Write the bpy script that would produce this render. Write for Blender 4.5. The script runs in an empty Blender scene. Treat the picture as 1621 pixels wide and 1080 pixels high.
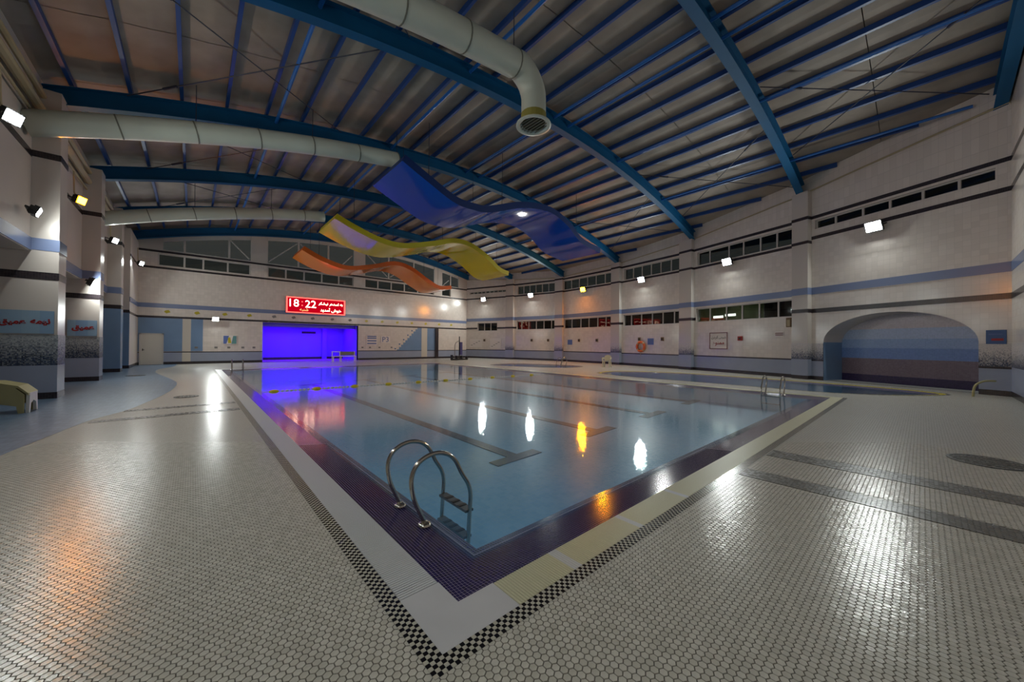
import bpy, math, random
import numpy as np
from mathutils import Vector, Matrix
from mathutils.geometry import delaunay_2d_cdt
random.seed(7); rng = np.random.default_rng(11)
scene = bpy.context.scene
COL = scene.collection

# ------------------------------------------------------------------ camera
CAM_H = 1.6
YAW, PITCH, ROLL, FPX = 0.722986795, 0.00841353355, 0.00793199107, 572.854779
def cam_axes():
    cy, sy, cp, sp = math.cos(YAW), math.sin(YAW), math.cos(PITCH), math.sin(PITCH)
    F = Vector((sy*cp, cy*cp, sp)); R = Vector((cy, -sy, 0)); U = R.cross(F)
    c, s = math.cos(ROLL), math.sin(ROLL)
    return c*R + s*U, -s*R + c*U, F
_r, _u, _f = cam_axes()
cam_d = bpy.data.cameras.new('camera'); cam_d.sensor_width = 36.0; cam_d.sensor_fit = 'HORIZONTAL'
cam_d.lens = 36.0*FPX/1621.0; cam_d.clip_start = 0.05; cam_d.clip_end = 300
cam = bpy.data.objects.new('camera', cam_d); COL.objects.link(cam)
M = Matrix((( _r.x, _u.x, -_f.x, 0), (_r.y, _u.y, -_f.y, 0), (_r.z, _u.z, -_f.z, CAM_H), (0, 0, 0, 1)))
cam.matrix_world = M
scene.camera = cam

# ------------------------------------------------------------------ world, exposure
world = bpy.data.worlds.new('night_sky'); scene.world = world; world.use_nodes = True
world.node_tree.nodes['Background'].inputs[0].default_value = (0.055, 0.056, 0.054, 1)
world.node_tree.nodes['Background'].inputs[1].default_value = 1.0
vs = scene.view_settings
vs.view_transform = 'Standard'; vs.look = 'None'; vs.gamma = 1.0; vs.use_curve_mapping = False
vs.exposure = 0.30
LAMP_WHITE = 330.0      # radiance of the floodlight glass
LAMP_ORANGE = 480.0
VIOLET = 10.5
try:
    scene.cycles.caustics_reflective = False; scene.cycles.caustics_refractive = False
    scene.cycles.sample_clamp_indirect = 6.0
    scene.cycles.max_bounces = 8; scene.cycles.diffuse_bounces = 4; scene.cycles.glossy_bounces = 3
    scene.cycles.transparent_max_bounces = 12
    scene.cycles.use_denoising = True
except Exception:
    pass

# ------------------------------------------------------------------ helpers
def srgb(r, g, b):
    def f(c):
        c /= 255.0
        return c/12.92 if c <= 0.04045 else ((c+0.055)/1.055)**2.4
    return (f(r), f(g), f(b), 1.0)

class MB:
    def __init__(s): s.v = []; s.f = []; s.m = []; s.uv = []; s.smooth = False
    def quad(s, a, b, c, d, m=0, uv=None):
        n = len(s.v); s.v += [tuple(a), tuple(b), tuple(c), tuple(d)]; s.f.append((n, n+1, n+2, n+3)); s.m.append(m)
        s.uv.append(uv if uv else [(0, 0)]*4)
    def face(s, pts, m=0):
        n = len(s.v); s.v += [tuple(p) for p in pts]; s.f.append(tuple(range(n, n+len(pts)))); s.m.append(m); s.uv.append([(0, 0)]*len(pts))
    def hexa(s, p, m=0):
        # p: 8 points, bottom 0-3 (ccw), top 4-7
        n = len(s.v); s.v += [tuple(q) for q in p]
        for f in ((3, 2, 1, 0), (4, 5, 6, 7), (0, 1, 5, 4), (1, 2, 6, 5), (2, 3, 7, 6), (3, 0, 4, 7)):
            s.f.append(tuple(n+i for i in f)); s.m.append(m); s.uv.append([(0, 0)]*4)
    def box(s, x0, x1, y0, y1, z0, z1, m=0):
        s.hexa([(x0, y0, z0), (x1, y0, z0), (x1, y1, z0), (x0, y1, z0), (x0, y0, z1), (x1, y0, z1), (x1, y1, z1), (x0, y1, z1)], m)
    def wbox(s, W, s0, s1, z0, z1, d0, d1, m=0):
        # box in a wall frame: s along, z up, d into the hall
        s.hexa([W(s0, z0, d0), W(s1, z0, d0), W(s1, z0, d1), W(s0, z0, d1), W(s0, z1, d0), W(s1, z1, d0), W(s1, z1, d1), W(s0, z1, d1)], m)
    def tube(s, pts, r, n=10, m=0, cap=True, closed=False):
        pts = [Vector(p) for p in pts]; k = len(pts); base = len(s.v)
        rr = r if isinstance(r, (list, tuple)) else [r]*k
        up = None
        for i in range(k):
            if closed: t = pts[(i+1) % k]-pts[i-1]
            else: t = pts[min(i+1, k-1)]-pts[max(i-1, 0)]
            t.normalize()
            if up is None:
                up = Vector((0, 0, 1)) if abs(t.z) < 0.9 else Vector((0, 1, 0))
            a = t.cross(up)
            if a.length < 1e-4: a = t.orthogonal()
            a.normalize(); b = a.cross(t).normalized(); up = b
            for j in range(n):
                an = 2*math.pi*j/n
                s.v.append(tuple(pts[i]+(a*math.cos(an)+b*math.sin(an))*rr[i]))
        for i in range(k if closed else k-1):
            for j in range(n):
                a0 = base+i*n+j; a1 = base+i*n+(j+1) % n; b0 = base+((i+1) % k)*n+j; b1 = base+((i+1) % k)*n+(j+1) % n
                s.f.append((a0, a1, b1, b0)); s.m.append(m); s.uv.append([(0, 0)]*4)
        if cap and not closed:
            s.f.append(tuple(base+j for j in range(n))[::-1]); s.m.append(m); s.uv.append([(0, 0)]*n)
            s.f.append(tuple(base+(k-1)*n+j for j in range(n))); s.m.append(m); s.uv.append([(0, 0)]*n)
    def lathe(s, c, prof, n=16, m=0, axis='z'):
        # prof: list of (r, h)
        base = len(s.v); k = len(prof)
        for (r, h) in prof:
            for j in range(n):
                a = 2*math.pi*j/n
                if axis == 'z': s.v.append((c[0]+r*math.cos(a), c[1]+r*math.sin(a), c[2]+h))
                elif axis == 'x': s.v.append((c[0]+h, c[1]+r*math.cos(a), c[2]+r*math.sin(a)))
                else: s.v.append((c[0]+r*math.cos(a), c[1]+h, c[2]+r*math.sin(a)))
        for i in range(k-1):
            for j in range(n):
                s.f.append((base+i*n+j, base+i*n+(j+1) % n, base+(i+1)*n+(j+1) % n, base+(i+1)*n+j)); s.m.append(m); s.uv.append([(0, 0)]*4)
    def mesh(s, name, mats):
        me = bpy.data.meshes.new(name); me.from_pydata(s.v, [], s.f); 
        for mt in (mats if isinstance(mats, (list, tuple)) else [mats]): me.materials.append(mt)
        if any(s.m): me.polygons.foreach_set('material_index', s.m)
        ul = me.uv_layers.new(name='UVMap')
        flat = [c for u in s.uv for p in u for c in p]
        ul.data.foreach_set('uv', flat)
        if s.smooth: me.polygons.foreach_set('use_smooth', [True]*len(me.polygons))
        me.update(); return me
    def build(s, name, mats, parent=None, loc=(0, 0, 0), rz=0):
        o = bpy.data.objects.new(name, s.mesh(name, mats)); COL.objects.link(o)
        o.location = loc; o.rotation_euler = (0, 0, rz)
        if parent: o.parent = parent
        return o

def tag(o, label=None, cat=None, group=None, kind=None):
    if label: o['label'] = label
    if cat: o['category'] = cat
    if group: o['group'] = group
    if kind: o['kind'] = kind
    return o
def empty(name, loc=(0, 0, 0), rz=0, parent=None):
    o = bpy.data.objects.new(name, None); COL.objects.link(o); o.location = loc; o.rotation_euler = (0, 0, rz); o.empty_display_size = 0.2
    if parent: o.parent = parent
    return o
def link(name, me, parent=None, loc=(0, 0, 0), rot=(0, 0, 0)):
    o = bpy.data.objects.new(name, me); COL.objects.link(o); o.location = loc; o.rotation_euler = rot
    if parent: o.parent = parent
    return o
def copy_tree(o, parent=None):
    c = o.copy(); COL.objects.link(c); c.parent = parent
    for ch in list(o.children): copy_tree(ch, c)
    return c

# ------------------------------------------------------------------ materials
def mat(name, color, rough=0.5, metal=0.0, spec=0.5, coat=0.0, emit=None, estr=0.0, noise=0.0, nscale=3.0, bump=0.0, bscale=20.0, ior=1.5):
    m = bpy.data.materials.new(name); m.use_nodes = True; nt = m.node_tree; b = nt.nodes['Principled BSDF']
    b.inputs['Base Color'].default_value = color; b.inputs['Roughness'].default_value = rough; b.inputs['Metallic'].default_value = metal
    b.inputs['Specular IOR Level'].default_value = spec; b.inputs['Coat Weight'].default_value = coat; b.inputs['IOR'].default_value = ior
    if emit: b.inputs['Emission Color'].default_value = emit; b.inputs['Emission Strength'].default_value = estr
    if noise > 0 or bump > 0:
        tc = nt.nodes.new('ShaderNodeTexCoord')
    if noise > 0:
        n = nt.nodes.new('ShaderNodeTexNoise'); n.inputs['Scale'].default_value = nscale; n.inputs['Detail'].default_value = 4
        nt.links.new(tc.outputs['Object'], n.inputs['Vector'])
        r = nt.nodes.new('ShaderNodeMapRange'); r.inputs['From Min'].default_value = 0.3; r.inputs['From Max'].default_value = 0.7
        r.inputs['To Min'].default_value = 1-noise; r.inputs['To Max'].default_value = 1+noise*0.4
        nt.links.new(n.outputs['Fac'], r.inputs['Value'])
        x = nt.nodes.new('ShaderNodeMix'); x.data_type = 'RGBA'; x.blend_type = 'MULTIPLY'; x.inputs['Factor'].default_value = 1
        x.inputs['A'].default_value = color; nt.links.new(r.outputs['Result'], x.inputs['B']); nt.links.new(x.outputs['Result'], b.inputs['Base Color'])
    if bump > 0:
        n2 = nt.nodes.new('ShaderNodeTexNoise'); n2.inputs['Scale'].default_value = bscale
        nt.links.new(tc.outputs['Object'], n2.inputs['Vector'])
        bp = nt.nodes.new('ShaderNodeBump'); bp.inputs['Strength'].default_value = bump; bp.inputs['Distance'].default_value = 0.01
        nt.links.new(n2.outputs['Fac'], bp.inputs['Height']); nt.links.new(bp.outputs['Normal'], b.inputs['Normal'])
    return m

class NT:
    def __init__(s, name, rough=0.3, spec=0.5):
        s.m = bpy.data.materials.new(name); s.m.use_nodes = True; s.nt = s.m.node_tree; s.b = s.nt.nodes['Principled BSDF']
        s.b.inputs['Roughness'].default_value = rough; s.b.inputs['Specular IOR Level'].default_value = spec
    def n(s, t): return s.nt.nodes.new('ShaderNode'+t)
    def l(s, a, b): s.nt.links.new(a, b)
    def val(s, x, sock):
        if isinstance(x, (int, float)): sock.default_value = x
        else: s.l(x, sock)
    def math(s, op, a, b=None, c=None):
        n = s.n('Math'); n.operation = op; s.val(a, n.inputs[0])
        if b is not None: s.val(b, n.inputs[1])
        if c is not None: s.val(c, n.inputs[2])
        return n.outputs[0]
    def vmath(s, op, a, b=None):
        n = s.n('VectorMath'); n.operation = op
        for x, k in ((a, 0), (b, 1)):
            if x is None: continue
            if isinstance(x, tuple): n.inputs[k].default_value = x
            else: s.l(x, n.inputs[k])
        return n
    def mix(s, f, a, b):
        n = s.n('Mix'); n.data_type = 'RGBA'; s.val(f, n.inputs['Factor'])
        for x, k in ((a, 'A'), (b, 'B')):
            if isinstance(x, tuple): n.inputs[k].default_value = x
            else: s.l(x, n.inputs[k])
        return n.outputs['Result']
    def coord(s, kind='Object'): return s.n('TexCoord').outputs[kind]
    def sep(s, v):
        n = s.n('SeparateXYZ'); s.l(v, n.inputs[0]); return n.outputs
    def comb(s, x, y, z=0.0):
        n = s.n('CombineXYZ'); s.val(x, n.inputs[0]); s.val(y, n.inputs[1]); s.val(z, n.inputs[2]); return n.outputs[0]
    def bump(s, h, strength=0.5, dist=0.005):
        n = s.n('Bump'); n.inputs['Strength'].default_value = strength; n.inputs['Distance'].default_value = dist; s.l(h, n.inputs['Height'])
        s.l(n.outputs[0], s.b.inputs['Normal'])
    def noise(s, v, scale, detail=3):
        n = s.n('TexNoise'); n.inputs['Scale'].default_value = scale; n.inputs['Detail'].default_value = detail; s.l(v, n.inputs['Vector']); return n.outputs['Fac']
    def wnoise(s, v):
        n = s.n('TexWhiteNoise'); n.noise_dimensions = '3D'; s.l(v, n.inputs['Vector']); return n.outputs['Value']

HEX_P = 0.042           # hex tile, flat to flat
def hex_material(name, tile, tile2, grout, rough=0.16):
    t = NT(name, rough)
    v = t.vmath('SCALE', t.coord()); v.inputs['Scale'].default_value = 1.0/HEX_P
    uv = t.vmath('ADD', v.outputs[0], (1000.0, 1000.0*1.7320508, 0)).outputs[0]
    uv = t.vmath('MULTIPLY', uv, (1, 1, 0)).outputs[0]
    R = (1.0, 1.7320508, 1.0); Hh = (0.5, 0.8660254, 0.0)
    def cell(u):
        w = t.vmath('MODULO', u, R).outputs[0]
        return t.vmath('SUBTRACT', w, Hh).outputs[0]
    a = cell(uv); b = cell(t.vmath('SUBTRACT', uv, Hh).outputs[0])
    la = t.vmath('DOT_PRODUCT', a, a).outputs['Value']; lb = t.vmath('DOT_PRODUCT', b, b).outputs['Value']
    pick = t.math('LESS_THAN', la, lb)
    mx = t.n('Mix'); mx.data_type = 'VECTOR'; t.l(pick, mx.inputs['Factor']); t.l(b, mx.inputs['A']); t.l(a, mx.inputs['B'])
    gv = mx.outputs['Result']
    ab = t.sep(t.vmath('ABSOLUTE', gv).outputs[0])
    d = t.math('MAXIMUM', ab[0], t.math('ADD', t.math('MULTIPLY', ab[0], 0.5), t.math('MULTIPLY', ab[1], 0.8660254)))
    mr = t.n('MapRange'); t.l(d, mr.inputs['Value']); mr.inputs['From Min'].default_value = 0.405; mr.inputs['From Max'].default_value = 0.455
    g = mr.outputs['Result']
    cid = t.vmath('SUBTRACT', uv, gv).outputs[0]
    wn = t.wnoise(t.vmath('FLOOR', t.vmath('ADD', t.vmath('MULTIPLY', cid, (2.0, 1.1547005, 0.0)).outputs[0], (0.5, 0.5, 0.5)).outputs[0]).outputs[0])
    big = t.noise(t.coord(), 0.7, 5)
    c1 = t.mix(t.math('MULTIPLY_ADD', wn, 0.55, t.math('MULTIPLY', big, 0.45)), tile, tile2)
    col = t.mix(g, c1, grout)
    t.l(col, t.b.inputs['Base Color'])
    rr = t.math('MULTIPLY_ADD', g, 0.5, t.math('MULTIPLY_ADD', wn, 0.06, rough))
    t.l(rr, t.b.inputs['Roughness'])
    h = t.math('SUBTRACT', t.math('MULTIPLY', t.noise(t.coord(), 9.0, 2), 0.7), g)
    t.bump(h, 0.35, 0.004)
    return t.m

def grid_material(name, c1, c2, grout, size, gap=0.1, rough=0.2, uv=False, var=1.0, bump=0.3):
    t = NT(name, rough)
    co = t.sep(t.coord('UV' if uv else 'Object'))
    if uv: u, v = co[0], co[1]
    else: u, v = co[0], co[1]
    us = t.math('MULTIPLY_ADD', u, 1.0/size, 1000.0); vv = t.math('MULTIPLY_ADD', v, 1.0/size, 1000.0)
    fu = t.math('ABSOLUTE', t.math('SUBTRACT', t.math('FRACT', us), 0.5)); fv = t.math('ABSOLUTE', t.math('SUBTRACT', t.math('FRACT', vv), 0.5))
    g = t.math('GREATER_THAN', t.math('MAXIMUM', fu, fv), 0.5-gap*0.5)
    wn = t.wnoise(t.comb(t.math('FLOOR', us), t.math('FLOOR', vv), 3.0))
    col = t.mix(g, t.mix(t.math('MULTIPLY', wn, var), c1, c2), grout)
    t.l(col, t.b.inputs['Base Color'])
    t.bump(t.math('SUBTRACT', t.math('MULTIPLY', wn, 0.15), g), bump, 0.003)
    return t.m

def speckle_material(name, light, dark, z0, z1, size=0.045):
    # mosaic whose dark tiles get denser towards the bottom (its real pattern), in wall uv metres
    t = NT(name, 0.25)
    co = t.sep(t.coord('UV'))
    us = t.math('MULTIPLY_ADD', co[0], 1.0/size, 1000.0); vv = t.math('MULTIPLY_ADD', co[1], 1.0/size, 1000.0)
    wn = t.wnoise(t.comb(t.math('FLOOR', us), t.math('FLOOR', vv), 9.0))
    mr = t.n('MapRange'); t.l(co[1], mr.inputs['Value']); mr.inputs['From Min'].default_value = z0; mr.inputs['From Max'].default_value = z1
    p = mr.outputs['Result']
    k = t.n('Clamp'); t.l(t.math('SUBTRACT', t.math('MULTIPLY_ADD', wn, 0.9, t.math('MULTIPLY', p, 1.25)), 0.5), k.inputs[0])
    wn2 = t.wnoise(t.comb(t.math('FLOOR', us), t.math('FLOOR', vv), 2.0))
    c = t.mix(k.outputs[0], t.mix(wn2, dark, srgb(62, 76, 104)), light)
    t.l(c, t.b.inputs['Base Color'])
    return t.m

M_FLOOR = hex_material('floor_hex', srgb(214, 211, 200), srgb(194, 191, 179), srgb(96, 92, 83), 0.2)
M_TILE = mat('hex_tile_glaze', srgb(212, 209, 198), 0.2, noise=0.12, nscale=14, bump=0.15, bscale=60)
M_TILE2 = mat('hex_tile_glaze_b', srgb(202, 199, 187), 0.24, noise=0.12, nscale=14, bump=0.15, bscale=60)
M_STRIPE = hex_material('dark_stripe_hex', srgb(112, 108, 98), srgb(86, 83, 75), srgb(52, 50, 46), 0.25)
M_BLUEFLOOR = grid_material('blue_floor_tiles', srgb(124, 148, 172), srgb(98, 122, 150), srgb(90, 104, 122), 0.1, 0.05, 0.3)
M_BLACKT = mat('black_tile', srgb(22, 21, 24), 0.2)
M_WHITET = mat('white_tile', srgb(196, 192, 178), 0.2)
M_NAVY = mat('navy_tile', srgb(40, 32, 86), 0.14, noise=0.3, nscale=25)
M_NAVYG = grid_material('navy_mosaic', srgb(46, 36, 92), srgb(34, 28, 72), srgb(158, 148, 166), 0.026, 0.17, 0.14)
M_GROUT = mat('grout', srgb(160, 150, 166), 0.7)
M_CHANNEL = mat('channel', srgb(70, 70, 66), 0.8)
M_GRATEW = mat('white_grate', srgb(208, 210, 212), 0.35)
M_GRATEC = mat('cream_grate', srgb(206, 203, 172), 0.4)
M_SLAB = mat('coping_slab', srgb(206, 206, 208), 0.3, noise=0.06)
M_POOL = grid_material('pool_bottom', srgb(138, 190, 224), srgb(124, 180, 218), srgb(146, 192, 218), 0.1, 0.06, 0.35)
M_KID = mat('paddling_bottom', srgb(78, 104, 132), 0.35)
M_LANE = mat('lane_line', srgb(14, 16, 40), 0.35)
M_YELLOWT = mat('yellow_tile', srgb(200, 184, 60), 0.25)
M_WALL = grid_material('white_wall_tiles', srgb(222, 212, 203), srgb(213, 203, 194), srgb(198, 189, 181), 0.2, 0.03, 0.16, uv=True, bump=0.12)
M_WALLP = mat('painted_wall', srgb(200, 190, 182), 0.3, noise=0.08, nscale=0.8)
M_DARKB = grid_material('dark_band', srgb(52, 44, 48), srgb(38, 33, 38), srgb(70, 64, 66), 0.05, 0.08, 0.22, uv=True)
M_BLUEB = mat('blue_band', srgb(118, 131, 164), 0.2)
M_WAINS = mat('wainscot', srgb(152, 160, 180), 0.2, noise=0.06, nscale=1.5)
M_BLUEW = mat('blue_wall_tiles', srgb(118, 146, 180), 0.2, noise=0.06, nscale=1.5)
M_PALE = mat('pale_stripe', srgb(205, 198, 186), 0.25)
M_SPECK = speckle_material('speckle_mosaic', srgb(168, 172, 174), srgb(44, 50, 62), 0.92, 1.85, 0.025)
M_SPECKR = speckle_material('speckle_mosaic_right', srgb(196, 189, 186), srgb(48, 50, 64), 0.95, 1.62, 0.025)
M_FRAME = mat('white_frame', srgb(196, 190, 184), 0.4)
M_ROOF = mat('roof_panel', srgb(152, 140, 128), 0.65, noise=0.2, nscale=1.2)
M_DECK = mat('roof_deck', srgb(60, 55, 50), 0.9)
M_BEAM = mat('beam_blue', srgb(10, 84, 128), 0.55, spec=0.25, noise=0.1, nscale=1)
M_PURL = mat('purlin_blue', srgb(26, 66, 130), 0.4)
M_STRUT = mat('strut_blue', srgb(32, 100, 178), 0.35)
M_ROD = mat('brace_rod', srgb(40, 42, 60), 0.5)
M_DUCT = mat('duct_metal', srgb(196, 200, 186), 0.38, metal=0.0, noise=0.08, nscale=0.8)
M_DUCTB = mat('duct_band', srgb(112, 112, 100), 0.5)
M_OLIVE = mat('olive_band', srgb(140, 132, 60), 0.6)
M_DARK = mat('dark_plastic', srgb(24, 24, 26), 0.5)
M_CHROME = mat('stainless_steel', srgb(190, 186, 176), 0.16, metal=1.0)
M_STEP = mat('ladder_step', srgb(70, 78, 84), 0.4)
M_WHITEP = mat('white_plastic', srgb(222, 220, 214), 0.35)
M_BEIGE = mat('beige_plastic', srgb(176, 166, 116), 0.45)
M_DOOR = mat('door_paint', srgb(206, 202, 192), 0.35)
M_PIPE = mat('conduit', srgb(170, 156, 124), 0.5)
M_WAVEB = mat('wave_blue', srgb(0, 70, 178), 0.08, spec=0.5, ior=1.45)
M_WAVEY = mat('wave_yellow', srgb(214, 190, 4), 0.1, spec=0.5, ior=1.45)
M_WAVEO = mat('wave_orange', srgb(232, 128, 8), 0.1, spec=0.5, ior=1.45)
M_EDGEB = mat('wave_edge_blue', srgb(0, 40, 100), 0.5)
M_EDGEY = mat('wave_edge_yellow', srgb(176, 166, 6), 0.5)
M_EDGEO = mat('wave_edge_orange', srgb(200, 92, 8), 0.5)
M_BUOY = mat('buoy_orange', srgb(214, 92, 40), 0.45)
M_SIGNW = mat('sign_white', srgb(220, 211, 205), 0.4)
M_SIGNB = mat('sign_blue', srgb(92, 112, 170), 0.4)
M_SIGND = mat('sign_deep_blue', srgb(36, 78, 130), 0.4)
M_RED = mat('sign_red', srgb(150, 22, 22), 0.5)
M_MAROON = mat('sign_maroon', srgb(110, 44, 54), 0.5)
M_BLUEINK = mat('blue_ink', srgb(70, 96, 150), 0.5)
M_GREY = mat('grey_paint', srgb(120, 116, 112), 0.5)
M_BROWN = mat('brown_wood', srgb(112, 88, 60), 0.5)
M_TEAL = mat('teal_print', srgb(92, 140, 140), 0.5)
M_YELLOWD = mat('yellow_decor', srgb(186, 170, 40), 0.3)
M_GREEN = mat('office_wall', srgb(158, 172, 120), 0.7)
M_BLACKR = mat('dark_room', srgb(46, 44, 40), 0.8)
M_PURPLEPAD = mat('blue_pad', srgb(60, 60, 120), 0.5)
def emit_mat(name, col, st):
    m = bpy.data.materials.new(name); m.use_nodes = True; nt = m.node_tree
    nt.nodes.remove(nt.nodes['Principled BSDF']); e = nt.nodes.new('ShaderNodeEmission'); e.inputs[0].default_value = col; e.inputs[1].default_value = st
    nt.links.new(e.outputs[0], nt.nodes['Material Output'].inputs[0]); return m
E_WHITE = emit_mat('lamp_glass_white', (0.93, 1.0, 0.97, 1), LAMP_WHITE)
E_ORANGE = emit_mat('lamp_glass_orange', (1.0, 0.30, 0.001, 1), LAMP_ORANGE)
E_VIOLET = emit_mat('lamp_violet', (0.12, 0.0, 1.0, 1), VIOLET)
E_TUBE = emit_mat('lamp_tube_white', (0.95, 1.0, 0.92, 1), 6.0)
E_REDT = emit_mat('lamp_tube_red', (1.0, 0.015, 0.05, 1), 3.0)
E_LEDBG = emit_mat('led_background', (0.55, 0.0, 0.010, 1), 0.8)
E_LEDBR = emit_mat('led_border', (1.0, 0.09, 0.07, 1), 2.5)
E_LEDTX = emit_mat('led_text', (1.0, 0.62, 0.42, 1), 6.0)
E_LEDYL = emit_mat('led_text_yellow', (1.0, 0.55, 0.2, 1), 1.6)
# glass and water: fresnel mix of a clear layer and a mirror layer
def layered_glass(name, tint, ior, rough, bump=None, murk=None):
    m = bpy.data.materials.new(name); m.use_nodes = True; nt = m.node_tree
    nt.nodes.remove(nt.nodes['Principled BSDF'])
    tr = nt.nodes.new('ShaderNodeBsdfTransparent'); tr.inputs[0].default_value = tint
    gl = nt.nodes.new('ShaderNodeBsdfGlossy'); gl.inputs['Roughness'].default_value = rough; gl.inputs[0].default_value = (1, 1, 1, 1)
    ge = nt.nodes.new('ShaderNodeNewGeometry')
    dt = nt.nodes.new('ShaderNodeVectorMath'); dt.operation = 'DOT_PRODUCT'; nt.links.new(ge.outputs['Incoming'], dt.inputs[0]); nt.links.new(ge.outputs['Normal'], dt.inputs[1])
    def mth(op, a, b):
        n = nt.nodes.new('ShaderNodeMath'); n.operation = op; n.use_clamp = True
        for q, k in ((a, 0), (b, 1)):
            if isinstance(q, float): n.inputs[k].default_value = q
            elif q is not None: nt.links.new(q, n.inputs[k])
        return n.outputs[0]
    f0 = ((ior-1)/(ior+1))**2
    ab = nt.nodes.new('ShaderNodeMath'); ab.operation = 'ABSOLUTE'; nt.links.new(dt.outputs['Value'], ab.inputs[0])
    p5 = mth('POWER', mth('SUBTRACT', 1.0, ab.outputs[0]), 5.0)
    fres = mth('ADD', mth('MULTIPLY', p5, 1.0-f0), f0)
    mx = nt.nodes.new('ShaderNodeMixShader'); nt.links.new(fres, mx.inputs[0]); nt.links.new(tr.outputs[0], mx.inputs[1]); nt.links.new(gl.outputs[0], mx.inputs[2])
    nt.links.new(mx.outputs[0], nt.nodes['Material Output'].inputs[0])
    if murk:      # light scattered back by slightly cloudy water
        df = nt.nodes.new('ShaderNodeBsdfDiffuse'); df.inputs[0].default_value = murk[0]
        m2 = nt.nodes.new('ShaderNodeMixShader'); m2.inputs[0].default_value = murk[1]
        nt.links.new(tr.outputs[0], m2.inputs[1]); nt.links.new(df.outputs[0], m2.inputs[2]); nt.links.new(m2.outputs[0], mx.inputs[1])
    if bump:
        tc = nt.nodes.new('ShaderNodeTexCoord'); n = nt.nodes.new('ShaderNodeTexNoise'); n.inputs['Scale'].default_value = bump[0]; n.inputs['Detail'].default_value = 2
        nt.links.new(tc.outputs['Object'], n.inputs['Vector'])
        b = nt.nodes.new('ShaderNodeBump'); b.inputs['Strength'].default_value = bump[1]; b.inputs['Distance'].default_value = bump[2]
        nt.links.new(n.outputs['Fac'], b.inputs['Height']); nt.links.new(b.outputs[0], gl.inputs['Normal']); nt.links.new(b.outputs[0], dt.inputs[1])
    return m
M_WATER = layered_glass('pool_water', (0.93, 0.98, 0.99, 1), 1.33, 0.025, (22.0, 1.0, 0.0012), murk=(srgb(120, 180, 224), 0.12))
M_GLASS = layered_glass('window_glass', (0.45, 0.47, 0.45, 1), 1.45, 0.03)

# ------------------------------------------------------------------ text (right-to-left words built from joined letter forms)
FORMS = {'ا': (0xFE8D, 2), 'آ': (0xFE81, 2), 'ب': (0xFE8F, 4), 'ت': (0xFE95, 4), 'ج': (0xFE9D, 4), 'خ': (0xFEA5, 4), 'د': (0xFEA9, 2),
         'ر': (0xFEAD, 2), 'ز': (0xFEAF, 2), 'س': (0xFEB1, 4), 'ش': (0xFEB5, 4), 'ع': (0xFEC9, 4), 'ق': (0xFED5, 4), 'م': (0xFEE1, 4),
         'ن': (0xFEE5, 4), 'ه': (0xFEE9, 4), 'و': (0xFEED, 2), 'ک': (0xFB8E, 4), 'ی': (0xFBFC, 4)}
def shape(word):
    out = []
    for i, ch in enumerate(word):
        if ch not in FORMS: out.append(ch); continue
        base, n = FORMS[ch]
        prev = i > 0 and word[i-1] in FORMS and FORMS[word[i-1]][1] == 4
        nxt = i < len(word)-1 and word[i+1] in FORMS
        if n == 2: k = 1 if prev else 0
        else: k = {(0, 0): 0, (1, 0): 1, (0, 1): 2, (1, 1): 3}[(int(prev), int(nxt))]
        out.append(chr(base+k))
    return ''.join(reversed(out))
def text_mesh(body, mt, extrude=0.004, bold=0.0):
    cu = bpy.data.curves.new('text', 'FONT'); cu.body = body; cu.offset = bold; cu.align_x = 'CENTER'; cu.align_y = 'CENTER'; cu.resolution_u = 2; cu.extrude = extrude
    o = bpy.data.objects.new('text', cu); COL.objects.link(o); bpy.context.view_layer.update()
    me = bpy.data.meshes.new_from_object(o.evaluated_get(bpy.context.evaluated_depsgraph_get()))
    bpy.data.objects.remove(o); bpy.data.curves.remove(cu)
    me.materials.clear(); me.materials.append(mt); return me
def text_on(W, s, z, d, body, width, height, mt, name, parent, bold=0.0):
    """lettering centred at wall coordinates (s, z), fitted into width x height"""
    me = text_mesh(body, mt, bold=bold)
    co = np.array([v.co[:] for v in me.vertices]); lo, hi = co.min(0), co.max(0)
    c = (lo+hi)/2; k = min(width/(hi[0]-lo[0]), height/(hi[1]-lo[1]))
    for v in me.vertices:
        x, y, zz = (v.co.x-c[0])*k, (v.co.y-c[1])*k, v.co.z
        v.co = Vector(W(s+x, z+y, d+zz))
    o = bpy.data.objects.new(name, me); COL.objects.link(o)
    if parent: o.parent = parent
    return o

# ------------------------------------------------------------------ shared geometry
def arch(x): return 10.5-(x-11.3)**2/93.0            # underside of the roof beams
ROOF_UP = 0.78
YF = 34.6; YB = -1.95; XL = -3.3
N = [(23.54, 34.6), (25.44, 28.66), (26.61, 23.34), (26.01, 16.31), (24.90, 10.43), (22.82, 4.16), (20.11, -1.95)]
SEG = []
def frame(P0, P1, inward_left=False):
    P0 = Vector((P0[0], P0[1], 0)); P1 = Vector((P1[0], P1[1], 0)); t = (P1-P0).normalized(); L = (P1-P0).length
    n = Vector((t.y, -t.x, 0))                         # right of travel
    if inward_left: n = -n
    def W(s, z, d=0.0):
        p = P0+t*s+n*d; return (p.x, p.y, z)
    return W, L, t, n
for i in range(6): SEG.append(frame(N[i], N[i+1]))     # travelling towards the camera, hall lies to the right
WF = lambda s, z, d=0.0: (s, YF-d, z)                  # far wall: s = X
WL = lambda s, z, d=0.0: (XL+d, s, z)                  # left wall: s = Y
WB = lambda s, z, d=0.0: (20.2-s, YB+d, z)
def wall_x(y):
    for (x0, y0), (x1, y1) in zip(N[:-1], N[1:]):
        if y1 <= y <= y0: return x0+(x1-x0)*(y0-y)/(y0-y1)
    return N[-1][0] if y < N[-1][1] else N[0][0]
BEAMS = [-1.75, 4.0, 10.0, 16.4, 22.7, 28.8, 34.35]

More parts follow.
